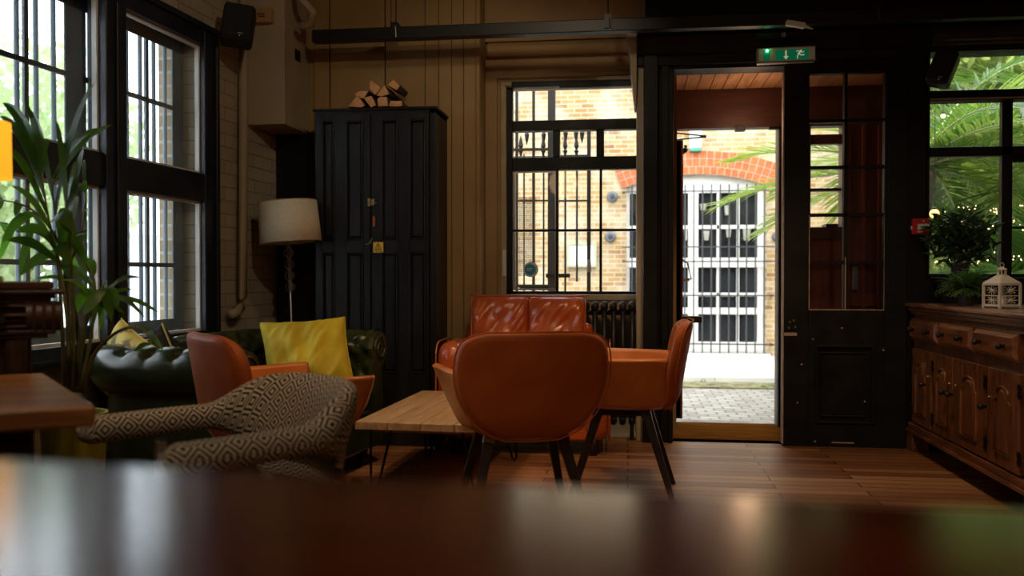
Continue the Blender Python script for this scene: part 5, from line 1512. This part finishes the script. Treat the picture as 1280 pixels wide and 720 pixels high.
b.lathe([(.024, .185), (.022, .190), (.008, .197), (.003, .2)], (0, 0, 0), 20); b.build('chimney', M['lantern_white'], ln_)
b = MB(); b.tube([(.012 * math.cos(PI * k / 8 * 2), 0, .208 + .011 * math.sin(PI * k / 8 * 2)) for k in range(9)], .0018, 5); b.build('ring', M['lantern_white'], ln_)
b = MB(); b.lathe([(.020, .018), (.020, .055), (.017, .058)], (0, 0, 0), 20); b.build('candle', M['white_plastic'], ln_)

# plants on the sideboard
M['fern'] = basic('fern', (.05, .14, .02), (.11, .24, .04), rough=.6, scale=10); leafy(M['fern'], .3, (.1, .25, .03))
M['dark_leaf'] = basic('dark_leaf', (.012, .035, .01), (.03, .06, .018), rough=.4, scale=8); leafy(M['dark_leaf'], .12, (.05, .15, .02))
M['pot_dark'] = basic('pot_dark', (.03, .035, .04), (.05, .055, .06), rough=.5, scale=10)
rq = random.Random(21)
pf = at_z(1207, 382, zs_)
fp = empty('potted_fern', (pf.x, pf.y, zs_), label='small bushy fern in a dark pot on the sideboard', cat='potted plant')
b = MB(); b.lathe([(.032, 0), (.045, .075), (.048, .078), (.048, .09), (.040, .09), (.038, .07)], (0, 0, 0), 24); b.build('pot', M['pot_dark'], fp, smooth=False)
b = MB()
for k in range(150):
    t = rq.uniform(0, 2 * PI); el = rq.uniform(.1, 1.3); l = rq.uniform(.07, .13)
    d = Vector((math.cos(t) * math.cos(el), math.sin(t) * math.cos(el), math.sin(el)))
    p = Vector((.02 * math.cos(t), .02 * math.sin(t), .085)); pts = [p]
    for i in range(6):
        d = (d + Vector((0, 0, -.12))).normalized(); p = p + d * l / 6; pts.append(p)
        sd_ = d.cross(Vector((0, 0, 1))).normalized()
        for s in (-1, 1): b.blade(p, d + sd_ * s * 1.3, .022, .007, .2, d, 2)
    b.tube(pts, .0012, 4)
b.build('fronds', M['fern'], fp)
# dark leafy plant further back, standing on the window board
sill = empty('window_board', (0, 0, 0), label='deep dark shelf below the garden window', cat='shelf', kind='structure')
b = MB(); zb3 = at_y(1200, 347, YB - .1).z
b.box(xg0 + .02, XR - .02, YB - .16, YB - .0, zb3 - .03, zb3); b.build('board', M['black_paint'], sill, bevel=.004)
b = MB(); b.box(xg0 + .04, XR - .03, YB - .14, YB - .1, .0, zb3 - .03); b.build('board_front', M['black_paint'], sill)
yp_ = YB - .09
pp = at_y(1200, 300, yp_)
dp = empty('potted_shrub', (pp.x, yp_, zb3), label='dark leafy potted shrub silhouetted against the garden window', cat='potted plant')
b = MB(); b.lathe([(.038, 0), (.052, .07), (.055, .072), (.055, .085), (.046, .085)], (0, 0, 0), 24); b.build('pot', M['pot_dark'], dp)
b = MB()
for k in range(7):
    t = rq.uniform(0, 2 * PI); b.tube([(0, 0, .07), (.05 * math.cos(t), .02 * math.sin(t), .18), (.11 * math.cos(t), .03 * math.sin(t), .28)], .004, 5)
b.build('stems', M['trunk'], dp)
b = MB()
for k in range(620):
    v = Vector((rq.gauss(0, 1), rq.gauss(0, 1), rq.gauss(0, 1))).normalized() * rq.random() ** .4
    p = Vector((v.x * .20, v.y * .065 - .015, .225 + v.z * .155))
    b.blade(p, (rq.uniform(-1, 1), rq.uniform(-.5, .5), rq.uniform(-.6, 1)), rq.uniform(.04, .065), .020, .4, (rq.uniform(-1, 1), rq.uniform(-1, 1), rq.uniform(-1, 1)), 3)
b.build('leaves', M['dark_leaf'], dp)

# string light and bulb reflections built as small lights outside, plus a pink globe
M['fairy_reflection'] = emit('fairy_reflection', (1, .62, .28), 5)
fy = empty('string_light_reflection', (0, 0, 0), label='tiny warm bulbs set outside in place of string lights reflected in the window', cat='string lights')
wirepts = []
yf_ = 5.95
for row, (pya, pyb, amp) in enumerate(((262, 256, 3), (278, 280, 3), (322, 318, 4))):
    pts = [at_y(1168 + (1300 - 1168) * k / 16, pya + (pyb - pya) * k / 16 + amp * math.sin(k * .9 + row), yf_ + .1 * math.sin(k * 1.7 + row)) for k in range(17)]
    b = MB(); b.tube(pts, .0015, 4); b.build('reflection_wire', M['metal_black'], fy)
    for k in range(30):
        f = rq.random() * 16; i = min(15, int(f)); p = pts[i].lerp(pts[i + 1], f - i) + Vector((0, 0, rq.uniform(-.035, .01)))
        b = MB(); b.ball(p, rq.choice((.0025, .0035, .0045)), 6); b.build('bulb', M['fairy_reflection'], fy)  # bulbs stand in for string lights reflected in the window
for (px, py, r, lb, st) in ((1168, 267, .030, 'glowing orange ball in place of a pendant bulb reflected in the garden window', 5), (1179, 145, .016, 'pale pinkish globe lamp high among the palm fronds', 1.6)):
    p = at_y(px, py, 6.2)  # the orange ball stands for a bulb reflected in the glass
    g = empty('glow_globe', p, label=lb, cat='lamp', group='glowing globes outside')
    b = MB(); b.ball((0, 0, 0), r, 18); b.build('globe', emit('globe_glow', (1, .42, .1) if r > .02 else (1, .7, .45), st), g, smooth=True)
    b = MB(); b.lathe([(.012, r * .9), (.014, r * 1.3), (.004, r * 1.5)], (0, 0, 0), 12); b.tube([(0, 0, r * 1.4), (0, 0, 3.4 - p.z)], .002, 4); b.build('cord', M['metal_black'], g)

# ------------------------------------------------------------------ fittings over the doors
ye = YB - .04
X = lambda px, y=ye: at_y(px, 60, y).x
Z = lambda py, y=ye: at_y(980, py, y).z
p0, p1 = at_y(947, 79, ye - .05), at_y(1019.5, 57.5, ye - .05)
W_, H_ = (p1.x - p0.x), .086
es = empty('exit_sign', ((p0.x + p1.x) / 2, ye - .02, (p0.z + p1.z) / 2 - H_ / 2), label='green and white emergency exit sign above the doorway', cat='sign')
es.rotation_euler = (0, D2R(-1.0), 0)
M['exit_green'] = basic('exit_green', (.0, .16, .07), rough=.4); M['exit_white'] = basic('exit_white', (.40, .35, .25), rough=.4)
bsx = M['exit_green'].node_tree.nodes['Principled BSDF']; bsx.inputs['Emission Color'].default_value = (0, .3, .13, 1); bsx.inputs['Emission Strength'].default_value = .22
bsx = M['exit_white'].node_tree.nodes['Principled BSDF']; bsx.inputs['Emission Color'].default_value = (.8, .6, .35, 1); bsx.inputs['Emission Strength'].default_value = .04
M['exit_sym'] = basic('exit_sym', (.7, .66, .5), rough=.4); bsx = M['exit_sym'].node_tree.nodes['Principled BSDF']; bsx.inputs['Emission Color'].default_value = (.9, .8, .55, 1); bsx.inputs['Emission Strength'].default_value = .35
b = MB(); b.box(-W_ / 2, W_ / 2, -.028, .02, 0, H_); b.build('housing', M['exit_white'], es, bevel=.004)
b = MB(); b.box(-W_ / 2 - .003, W_ / 2 + .003, -.034, -.024, -.003, .008); b.box(-W_ / 2 - .003, -W_ / 2 + .005, -.034, -.024, 0, H_); b.box(-W_ / 2, W_ / 2, -.034, -.024, H_ - .004, H_); b.build('trim_edge', M['steel'], es)
u = W_ / 880.0                                            # sign drawn in the crop's own units
def gx(v): return -W_ / 2 + (v - 80) * u
def gz(v): return H_ - (v - 225) * u * 1.02
b = MB(); b.box(gx(180), gx(262), -.030, -.027, gz(420), gz(250)); b.box(gx(358), gx(862), -.030, -.027, gz(420), gz(262)); b.build('green_panel', M['exit_green'], es)
b = MB(); b.prism([(gx(x), gz(y)) for x, y in ((503, 275), (525, 275), (525, 362), (555, 362), (514, 415), (475, 362), (503, 362))], -.0325, -.030); b.build('arrow', M['exit_sym'], es)
b = MB()
def lim(pts, w0): b.tube([(gx(x), -.0315, gz(y)) for x, y in pts], w0 * u, 6)
b.lathe([(14 * u, -.0325), (14 * u, -.030)], (gx(745), 0, gz(285)), 12, 'y')
lim([(735, 300), (700, 335)], 13); lim([(735, 300), (690, 285), (672, 300)], 6); lim([(735, 300), (765, 315), (790, 300)], 6)
lim([(700, 335), (745, 355), (795, 352)], 8); lim([(700, 335), (690, 370), (686, 408)], 8)
b.build('running_figure', M['exit_sym'], es)
b = MB(); b.ball((gx(228), -.034, gz(268)), .007, 12); b.build('indicator_light', emit('led_green', (.05, 1, .35), 30), es)
# white sensor + plug above the sign
p = at_y(996, 31, yp - .05)
dt = empty('ceiling_sensor', p, label='small white sensor on the black cornice above the exit sign', cat='sensor'); dt.rotation_euler = (0, D2R(12), 0)
b = MB(); b.box(-.06, .045, -.02, .02, -.014, .016); b.build('body', M['exit_white'], dt, bevel=.007)
b = MB(); b.tube([(.04, 0, 0), (.09, 0, -.008)], [.01, .003], 8); b.build('arm', M['exit_white'], dt)
p = at_y(979.5, 43.5, YB - .145)
b = MB(); b.lathe([(.012, -.008), (.014, 0)], (p.x, p.y, p.z), 16, 'y'); tag(b.build('round_stud', M['cream']), 'pale round stud between the sensor and the exit sign', 'stud')
# red call point
yc = YB - .002
p0, p1 = at_y(1138, 293.5, yc), at_y(1160, 273.5, yc)
ca_ = empty('fire_call_point', (p0.x, yc, p0.z), label='red fire alarm call point on the black pillar', cat='fire alarm')
w_, h_ = p1.x - p0.x, p1.z - p0.z
M['fire_red'] = basic('fire_red', (.55, .02, .015), rough=.35)
b = MB(); b.box(0, w_, -.04, 0, 0, h_); b.build('housing', M['fire_red'], ca_, bevel=.005)
b = MB(); b.box(w_ * .27, w_ * .95, -.043, -.039, h_ * .28, h_ * .66); b.build('label_plate', M['white_plastic'], ca_)
for k in range(3):
    b = MB(); b.ball((w_ * (.48 + .13 * k), -.043, h_ * .47), .004, 8); b.build('print_dot', M['black_plastic'], ca_)
b = MB(); b.box(w_ * .27, w_ * .58, -.043, -.039, h_ * .12, h_ * .2); b.build('key_slot', M['white_plastic'], ca_)
b = MB(); b.ball((w_ * .62, -.04, h_ * .84), .005, 8); b.build('indicator', M['white_plastic'], ca_)
b = MB(); b.box(-.004, 0, -.03, -.01, h_ * .3, h_ * .55); b.build('side_tab', M['white_plastic'], ca_)

# loudspeakers
def speaker(name, loc, rot, w_, h_, d_, label):
    r = empty(name, loc, label=label, cat='loudspeaker', group='wall loudspeakers'); r.rotation_euler = rot
    b = MB(); b.box(-w_ / 2, w_ / 2, 0, d_, -h_ / 2, h_ / 2); b.build('cabinet', M['black_plastic'], r, bevel=.025, seg=3)
    b = MB(); b.box(-w_ / 2 + .012, w_ / 2 - .012, -.008, .004, -h_ / 2 + .012, h_ / 2 - .012); b.build('front_cloth', M['black_cloth'], r, bevel=.01)
    b = MB(); b.box(w_ * .06, w_ * .24, -.0095, -.008, -h_ * .36, -h_ * .345); b.ball((w_ * .13, -.009, -h_ * .42), .005, 8); b.build('badge', M['white_plastic'], r)
    b = MB(); b.tube([(0, d_, .0), (0, d_ + .09, .04), (0, d_ + .1, .12)], .012, 8); b.build('wall_bracket', M['metal_black'], r, smooth=False)
    return r
p = at_y(297, 25, 4.45)
speaker('wall_speaker', p, (D2R(-14), D2R(7), D2R(20)), .165, .215, .13, 'black loudspeaker high on the brick wall right of the big window')
p = at_y(1177, 81, 5.15)
speaker('wall_speaker', p, (D2R(-12), D2R(18), D2R(-28)), .125, .20, .12, 'black loudspeaker tilted across the top left of the garden window')

# boxed duct, pipes and junction box in the far left corner
yd_ = 4.95
q0, q1 = at_y(311, 155, yd_), at_y(356, 155, yd_)
b = MB(); b.box(q1.x - .26, q1.x, yd_, YB - .02, q1.z, ZC - .01); 
du = b.build('duct_box', M['cream'], bevel=.004); tag(du, 'cream boxed-in duct hanging in the far left corner', 'boxing', kind='structure')
p = at_x(372, 69, q1.x + .003)
b = MB(); b.box(p.x - .002, p.x + .003, p.y - .04, p.y + .04, p.z - .035, p.z + .03); tag(b.build('vent_slot', M['black_paint']), 'small dark square slot in the side of the cream boxing', 'vent')
b = MB(); pz = [at_y(375, -20, 4.9), at_y(378, -2, 4.9), at_y(391, 14, 4.95), at_y(388, 30, 5.0), at_y(374, 33, 5.0)]
b.tube(pz, .024, 12); tag(b.build('bent_pipe', M['cream'], smooth=True), 'cream bent pipe at the top of the boxing', 'pipe')
def wl_pt(px, py, off): s_, z_ = on_left(px, py, off); return WM @ Vector((s_, -off, z_))
pt_ = [wl_pt(305, -60, -.05), wl_pt(304, 200, -.05), wl_pt(303, 372, -.05), wl_pt(301, 384, -.05), wl_pt(295, 391, -.05), wl_pt(288, 393, -.05)]
b = MB(); b.tube(pt_, .026, 14); tag(b.build('drain_pipe', M['cream'], smooth=True), 'cream painted vertical pipe on the brick wall beside the boxing', 'pipe')
p = at_y(327, 18, 4.9)
jb = empty('junction_box', p, label='small tan junction box beside the left loudspeaker', cat='box')
b = MB(); b.box(-.055, .055, -.0, .06, -.045, .04); b.build('lid', basic('tan_box', (.42, .24, .10), rough=.6), jb, bevel=.004)
b = MB(); b.box(-.03, .02, -.002, .0, .0, .006); b.box(-.02, .02, -.002, 0, -.014, -.008); b.build('marking', M['metal_black'], jb)

xa_, za_ = at_y(341, 170, YB - .03).x, at_y(341, 167, YB - .03).z
b = MB(); b.box(xa_, at_y(395, 170, YB - .03).x + .03, YB - .05, YB - .016, 0, za_)
tag(b.build('trim_8', M['black_paint'], bevel=.004), 'black panel under the cream boxing beside the cupboard', 'panel', kind='structure')
# ------------------------------------------------------------------ carved cabinet on the left
CBP = at_y(70, 400, 2.30); CBR = D2R(37)
cb = empty('carved_cabinet', (CBP.x, CBP.y, 0), CBR, label='dark carved wooden cabinet at the left edge under the lamp', cat='cabinet')
dep_cb = (CBP - CAM).dot(_F); us = dep_cb / F_PX / math.cos(D2R(30))
yc0 = 0.0; xr = 0.0
X = lambda px: (px - 70) * us * .9
Z = lambda py: 1 - (py - 345) / F_PX * dep_cb
b = MB(); b.box(xr - .62, xr - .06, yc0 + .04, yc0 + .34, .0, Z(384)); b.build('body', M['carved'], cb, bevel=.004)
b = MB(); b.box(xr - .64, xr - .005, yc0 - .005, yc0 + .34, Z(361), Z(352)); b.build('top', M['carved'], cb, bevel=.004)
b = MB(); b.box(xr - .65, xr + .022, yc0 - .025, yc0 + .36, Z(368), Z(362.5)); b.box(xr - .64, xr + .0, yc0 - .01, yc0 + .34, Z(373), Z(368)); b.build('cornice', M['carved'], cb, bevel=.005)
b = MB(); b.box(xr - .63, xr - .01, yc0 + .0, yc0 + .34, Z(411), Z(373))
for k in range(14): b.box(xr - .6 + k * .036, xr - .58 + k * .036, yc0 - .012, yc0, Z(381), Z(375))
b.build('frieze', M['carved'], cb, bevel=.002)
b = MB()
for a, c, o in ((384, 380, .018), (395, 391, .026), (402, 397, .012), (409, 405, .02)): b.box(xr - .62, xr - .07, yc0 - o, yc0 + .01, Z(a), Z(c))
b.build('reeding', M['carved'], cb, bevel=.004)
b = MB()
prof = []
for k in range(17): 
    t = PI * k / 16; prof.append((.025 * math.sin(t) ** .6 + .004, Z(413) + (Z(376) - Z(413)) * k / 16))
b.add([(xr - .075, yc0 - r, z) for r, z in prof] + [(xr + .012, yc0 - r, z) for r, z in prof], [(k, k + 1, 17 + k + 1, 17 + k) for k in range(16)] + [tuple(range(17)), tuple(reversed(range(17, 34)))])
for k in range(3): b.tube([(xr - .055 + k * .024, yc0 - .028, Z(410)), (xr - .055 + k * .024, yc0 - .032, Z(394)), (xr - .055 + k * .024, yc0 - .026, Z(378))], .005, 6)
b.build('scroll_corbel', M['carved'], cb)
b = MB(); b.box(xr - .64, xr - .0, yc0 - .02, yc0 + .34, Z(417), Z(411)); b.box(xr - .63, xr - .02, yc0 - .01, yc0 + .34, Z(422), Z(417)); b.build('lower_moulding', M['carved'], cb, bevel=.004)
b = MB(); b.tube([(X(12), yc0 - .02, Z(396)), (X(12), yc0 - .045, Z(396))], [.008, .014], 10); b.build('knob', M['metal_black'], cb)
b = MB(); b.tube([(xr - .10, yc0 + .02, Z(423)), (xr - .10, yc0 + .02, .1)], .03, 14); b.build('column', M['carved'], cb)
# lamp on the cabinet
LP = at_y(-30, 200, 2.12)
tl = empty('table_lamp', (LP.x, LP.y, Z(352)), label='table lamp with a glowing orange shade at the left edge', cat='lamp')
b = MB(); b.lathe([(.06, 0), (.06, .015), (.02, .03), (.035, .08), (.045, .13), (.02, .18), (.008, .2), (.008, .40)], (0, 0, 0), 24); b.build('base', M['brass'], tl, smooth=False)
zs0_, zs1_ = at_y(0, 222, 2.12).z - Z(352), at_y(0, 151, 2.12).z - Z(352)
rs = .082
b = MB(); b.lathe([(rs, zs0_), (rs * .98, zs1_)], (0, 0, 0), 40, cap=False)
sh = emit('orange_shade', (1, .42, .02), 1.1); b.build('lamp_shade', sh, tl, smooth=True, solid=.003)
b = MB(); b.ball((0, 0, (zs0_ + zs1_) / 2), .03, 14); b.build('bulb', emit('bulb_warm', (1, .7, .35), 12), tl, smooth=True)

# ------------------------------------------------------------------ rustic table on the left
zt3 = .74
A3 = at_z(120, 506, zt3); B3 = at_z(56, 466, zt3); C3 = at_z(0, 513, zt3)
e1v = (B3 - A3); e1v.z = 0; e2v = (C3 - A3); e2v.z = 0
e2n = e2v.normalized(); 
rt = empty('rustic_table', (A3.x, A3.y, 0), math.atan2(e2n.y, e2n.x), label='thick-topped rustic wooden table at the left edge', cat='table')
# local frame: x runs along the near edge to the left, y = perpendicular, away from the viewer
Ri = Matrix.Rotation(-math.atan2(e2n.y, e2n.x), 3, 'Z'); eb = Ri @ e1v
sy_ = 1 if eb.y > 0 else -1
b = MB(); b.prism_z([(0, 0), (1.0, 0), (1.0 + eb.x, eb.y), (eb.x, eb.y)], zt3 - .045, zt3); b.build('table_top', M['rustic'], rt, bevel=.010, seg=3)
b = MB(); b.prism_z([(.10 + eb.x * .12, eb.y * .12), (.92, eb.y * .12), (.92 + eb.x * .8, eb.y * .9), (.10 + eb.x * .9, eb.y * .9)], zt3 - .15, zt3 - .046); b.build('apron', M['dark_wood'], rt)
for fx, fy_ in ((.14, .15), (.88, .15), (.14, .85), (.88, .85)):
    x = fx + eb.x * fy_; y = eb.y * fy_; b = MB(); b.tube([(x, y, zt3 - .05), (x, y, 0)], [.055, .045], 4); b.build('leg', M['dark_wood'], rt, bevel=.004)

# ------------------------------------------------------------------ kentia palm in a yellow-green planter
pk = at_y(92, 500, 2.86)
kp = empty('potted_palm', (pk.x, pk.y, 0), label='tall kentia palm in a yellow-green planter beside the carved cabinet', cat='potted plant')
M['planter'] = basic('planter', (.34, .36, .04), (.42, .44, .06), rough=.5, scale=4)
M['kentia'] = basic('kentia', (.025, .07, .012), (.06, .14, .025), rough=.38, scale=5); leafy(M['kentia'], .5, (.22, .55, .04))
M['cane'] = basic('cane', (.10, .10, .03), (.2, .17, .06), rough=.5, scale=8)
b = MB(); b.lathe([(.07, 0), (.085, .02), (.108, .50), (.112, .52), (.102, .52), (.098, .46)], (0, 0, 0), 32); b.build('planter', M['planter'], kp, smooth=False)
b = MB(); b.lathe([(.096, .44), (.098, .47)], (0, 0, 0), 24); b.build('soil', M['trunk'], kp)
yk = 2.86
def KP(px, py, dy=0):
    p = at_y(px, py, yk + dy); return Vector((p.x - pk.x, p.y - pk.y, p.z))
rk = random.Random(4)
def kfrond(stem, leaves, dy0=0):
    """stem: pixels from the pot up; leaves: (attach index along stem 0..1, tip pixel, width, depth offset)"""
    pts = [KP(px, py, dy0 * (i / max(1, len(stem) - 1))) for i, (px, py) in enumerate(stem)]
    pts[0].z = max(pts[0].z, .45)
    fine = []
    for i in range(len(pts) - 1):
        p0, p1, p2, p3 = pts[max(i - 1, 0)], pts[i], pts[i + 1], pts[min(i + 2, len(pts) - 1)]
        for k in range(6):
            f = k / 6; fine.append(.5 * ((2 * p1) + (-p0 + p2) * f + (2 * p0 - 5 * p1 + 4 * p2 - p3) * f * f + (-p0 + 3 * p1 - 3 * p2 + p3) * f ** 3))
    fine.append(pts[-1])
    n = len(fine); b = MB(); b.tube(fine, [.008 * (1 - .72 * i / n) for i in range(n)], 7); st_ = b.build('frond_stem', M['cane'], kp, smooth=True)
    b = MB()
    for at, tip, wd, dz in leaves:
        p = fine[min(n - 1, int(at * (n - 1)))]; q = KP(tip[0], tip[1], dy0 + dz)
        v = q - p; l = v.length
        # curved leaf between the attachment and its tip, sagging
        arc = .22 * l; seg = 9; rows = []
        side = v.cross(Vector((0, 1, 0))).normalized() * .8 + Vector((0, .5, 0)); side.normalize()
        for i in range(seg + 1):
            t = i / seg; c = p + v * t + Vector((0, 0, arc * math.sin(PI * t) * .6))
            w = wd * .5 * math.sin(PI * min(1, t * .9 + .06)) ** .75 if i < seg else .0004
            up = Vector((0, 0, .2 * w)); rows.append([c - side * w + up, c, c + side * w + up])
        b.grid(rows)
    b.build('leaflets', M['kentia'], st_, smooth=True)
def both(stem, tips, wd=.04, dy0=0, a0=.45):
    n = len(tips); kfrond(stem, [(a0 + (1 - a0) * i / max(1, n - 1), t, wd, rk.uniform(-.18, .18)) for i, t in enumerate(tips)], dy0)
both([(86, 490), (84, 400), (74, 330), (60, 270), (52, 215)], [(8, 300), (28, 262), (88, 330), (14, 232), (95, 292), (4, 180), (0, 145), (3, 128), (36, 138), (62, 175)], .050, -.1, .50)
both([(88, 490), (86, 420), (80, 330), (68, 262), (66, 222)], [(20, 290), (108, 330), (98, 142), (118, 103), (30, 125), (36, 137), (6, 128), (140, 156), (122, 160)], .045, .05, .62)
both([(92, 490), (98, 420), (84, 350), (72, 300), (40, 262), (4, 250)], [(25, 345), (58, 300), (2, 305), (18, 270), (0, 262)], .036, .0, .55)
both([(80, 490), (78, 420), (72, 330), (60, 300), (30, 285), (2, 278)], [(100, 340), (25, 345), (0, 325), (12, 300)], .03, .1, .6)
both([(95, 490), (92, 430), (88, 350), (84, 250)], [(76, 330), (98, 245), (70, 150), (98, 205)], .05, -.05, .7)
both([(97, 490), (104, 420), (118, 370), (112, 335), (88, 305)], [(76, 350), (100, 345), (118, 345), (84, 262)], .045, .0, .62)
both([(90, 490), (92, 400), (88, 310), (86, 262)], [(104, 185), (84, 290), (98, 225), (76, 312)], .055, -.15, .8)
both([(99, 490), (112, 430), (118, 392), (126, 372)], [(150, 385), (166, 362), (135, 350), (155, 392), (176, 347), (200, 392), (150, 352), (182, 398), (72, 350), (40, 350), (115, 410), (140, 398), (127, 414), (75, 332)], .02, .0, .72)
both([(97, 490), (102, 440), (112, 380), (124, 362), (140, 362)], [(88, 402), (140, 402), (148, 385), (104, 395)], .04, -.1, .7)
both([(103, 490), (120, 440), (152, 412), (178, 412), (190, 430)], [(205, 440), (196, 436), (168, 440)], .018, -.25, .7)
both([(84, 490), (86, 420), (80, 350), (100, 300), (108, 240)], [(82, 310), (100, 308), (110, 262), (104, 200), (97, 240)], .045, .0, .75)

# ------------------------------------------------------------------ foreground bar table (out of focus)
M['bar_wood'] = wood('bar_wood', (.10, .010, .003), (.17, .020, .006), (.24, .035, .010), 'x', rough=.17, scale=3, bump=.03, coat=1, spec=.8)
zt4 = .862
L0 = at_z(0, 572, zt4); R0 = at_z(1280, 636, zt4)
dv = (R0 - L0); dv.z = 0; wl_ = dv.length; dn = dv.normalized(); ang = math.atan2(dn.y, dn.x)
ft = empty('bar_table', (L0.x, L0.y, 0), ang, label='polished reddish table top close to the viewer, out of focus', cat='table')
b = MB(); b.box(-.35, wl_ + .45, -1.35, 0, zt4 - .04, zt4); b.build('table_top', M['bar_wood'], ft, bevel=.006, seg=3)
b = MB(); b.box(-.25, wl_ + .35, -1.25, -.1, zt4 - .12, zt4 - .041); b.build('apron', M['dark_wood'], ft)
for x in (-.22, wl_ + .32):
    for y in (-.13, -1.22):
        b = MB(); b.box(x - .03, x + .03, y - .03, y + .03, 0, zt4 - .04); b.build('leg', M['dark_wood'], ft, bevel=.004)
# ------------------------------------------------------------------ light
w = bpy.data.worlds.new('sky'); SC.world = w; w.use_nodes = True
nt = w.node_tree; bg = nt.nodes['Background']
tc = nt.nodes.new('ShaderNodeTexCoord'); nz = N(nt, 'ShaderNodeTexNoise', i_Scale=2.5, i_Detail=5); L(nt, tc, 'Generated', nz, 'Vector')
rw = ramp(nt, [(.35, (.76, .87, 1.0)), (.65, (1.0, .99, .95))]); L(nt, nz, 'Fac', rw, 'Fac'); L(nt, rw, 'Color', bg, 'Color')
bg.inputs['Strength'].default_value = SKY
sd = bpy.data.lights.new('sun', 'SUN'); so = bpy.data.objects.new('sun', sd); COL.objects.link(so)
sd.energy = SUN; sd.angle = D2R(12); sd.color = (1, .95, .86)
so.rotation_euler = Vector((-.25, 1.0, -1.55)).to_track_quat('-Z', 'Y').to_euler()
def portal(name, cx, cy, cz, w_, h_, direction):
    ld = bpy.data.lights.new(name, 'AREA'); ld.shape = 'RECTANGLE'; ld.size = w_; ld.size_y = h_; ld.cycles.is_portal = True
    o = bpy.data.objects.new(name, ld); COL.objects.link(o); o.location = (cx, cy, cz)
    o.rotation_euler = Vector(direction).to_track_quat('-Z', 'Z').to_euler()
c = WM @ Vector(((sR + sL) / 2, -.5, (zHead + zSill) / 2)); ddir = WM.to_3x3() @ Vector((0, 1, 0))
portal('portal_left', c.x, c.y, c.z, sL - sR, zHead - zSill, ddir)
portal('portal_back', (x0w + x1w) / 2, YR + .3, (zw0 + zw1) / 2, x1w - x0w, zw1 - zw0, (0, -1, 0))
portal('portal_door', (xo0 + xo1) / 2, YO + .05, 1, xo1 - xo0, 2, (0, -1, 0))
portal('portal_garden', (xg0 + XR) / 2, YB + .25, (zg0 + zg1) / 2, XR - xg0, zg1 - zg0, (0, -1, 0))
def lamp(name, loc, e, col, r=.12):
    ld = bpy.data.lights.new(name, 'POINT'); ld.energy = e; ld.color = col; ld.shadow_soft_size = r
    o = bpy.data.objects.new(name, ld); COL.objects.link(o); o.location = loc
lamp('warm_fill', (.9, .3, 2.3), WARM, (1, .60, .30), .2)  # both are unseen lamps added as warm fill on faces toward the viewer
lamp('warm_fill', (-.9, -1.0, 2.3), WARM, (1, .60, .30), .2)
def spot(loc, to, e, ang=70, col=(1, .62, .32)):
    ld = bpy.data.lights.new('downlight_and_fill', 'SPOT'); ld.energy = e; ld.color = col; ld.spot_size = D2R(ang); ld.spot_blend = .6; ld.shadow_soft_size = .06
    o = bpy.data.objects.new('downlight_and_fill', ld); COL.objects.link(o); o.location = loc
    o.rotation_euler = (Vector(to) - Vector(loc)).to_track_quat('-Z', 'Y').to_euler()
for l, t, e, a, c in SPOTS: spot(l, t, e, a, c)  # warm downlights, then added fill spots with no visible source
lamp('lobby_fill', (.75, YB + .35, 1.95), LOBBY, (1, .6, .35), .08)  # unseen lamp added to brighten the lobby ceiling
SC.view_settings.view_transform = 'Standard'; SC.view_settings.look = 'None'
SC.view_settings.exposure = EXPO; SC.view_settings.gamma = 1; SC.view_settings.use_curve_mapping = False
SC.cycles.max_bounces = 10; SC.cycles.diffuse_bounces = 5; SC.cycles.glossy_bounces = 4; SC.cycles.transparent_max_bounces = 16
SC.cycles.caustics_reflective = False; SC.cycles.caustics_refractive = False
SC.cycles.sample_clamp_indirect = 4; SC.cycles.blur_glossy = 1.0
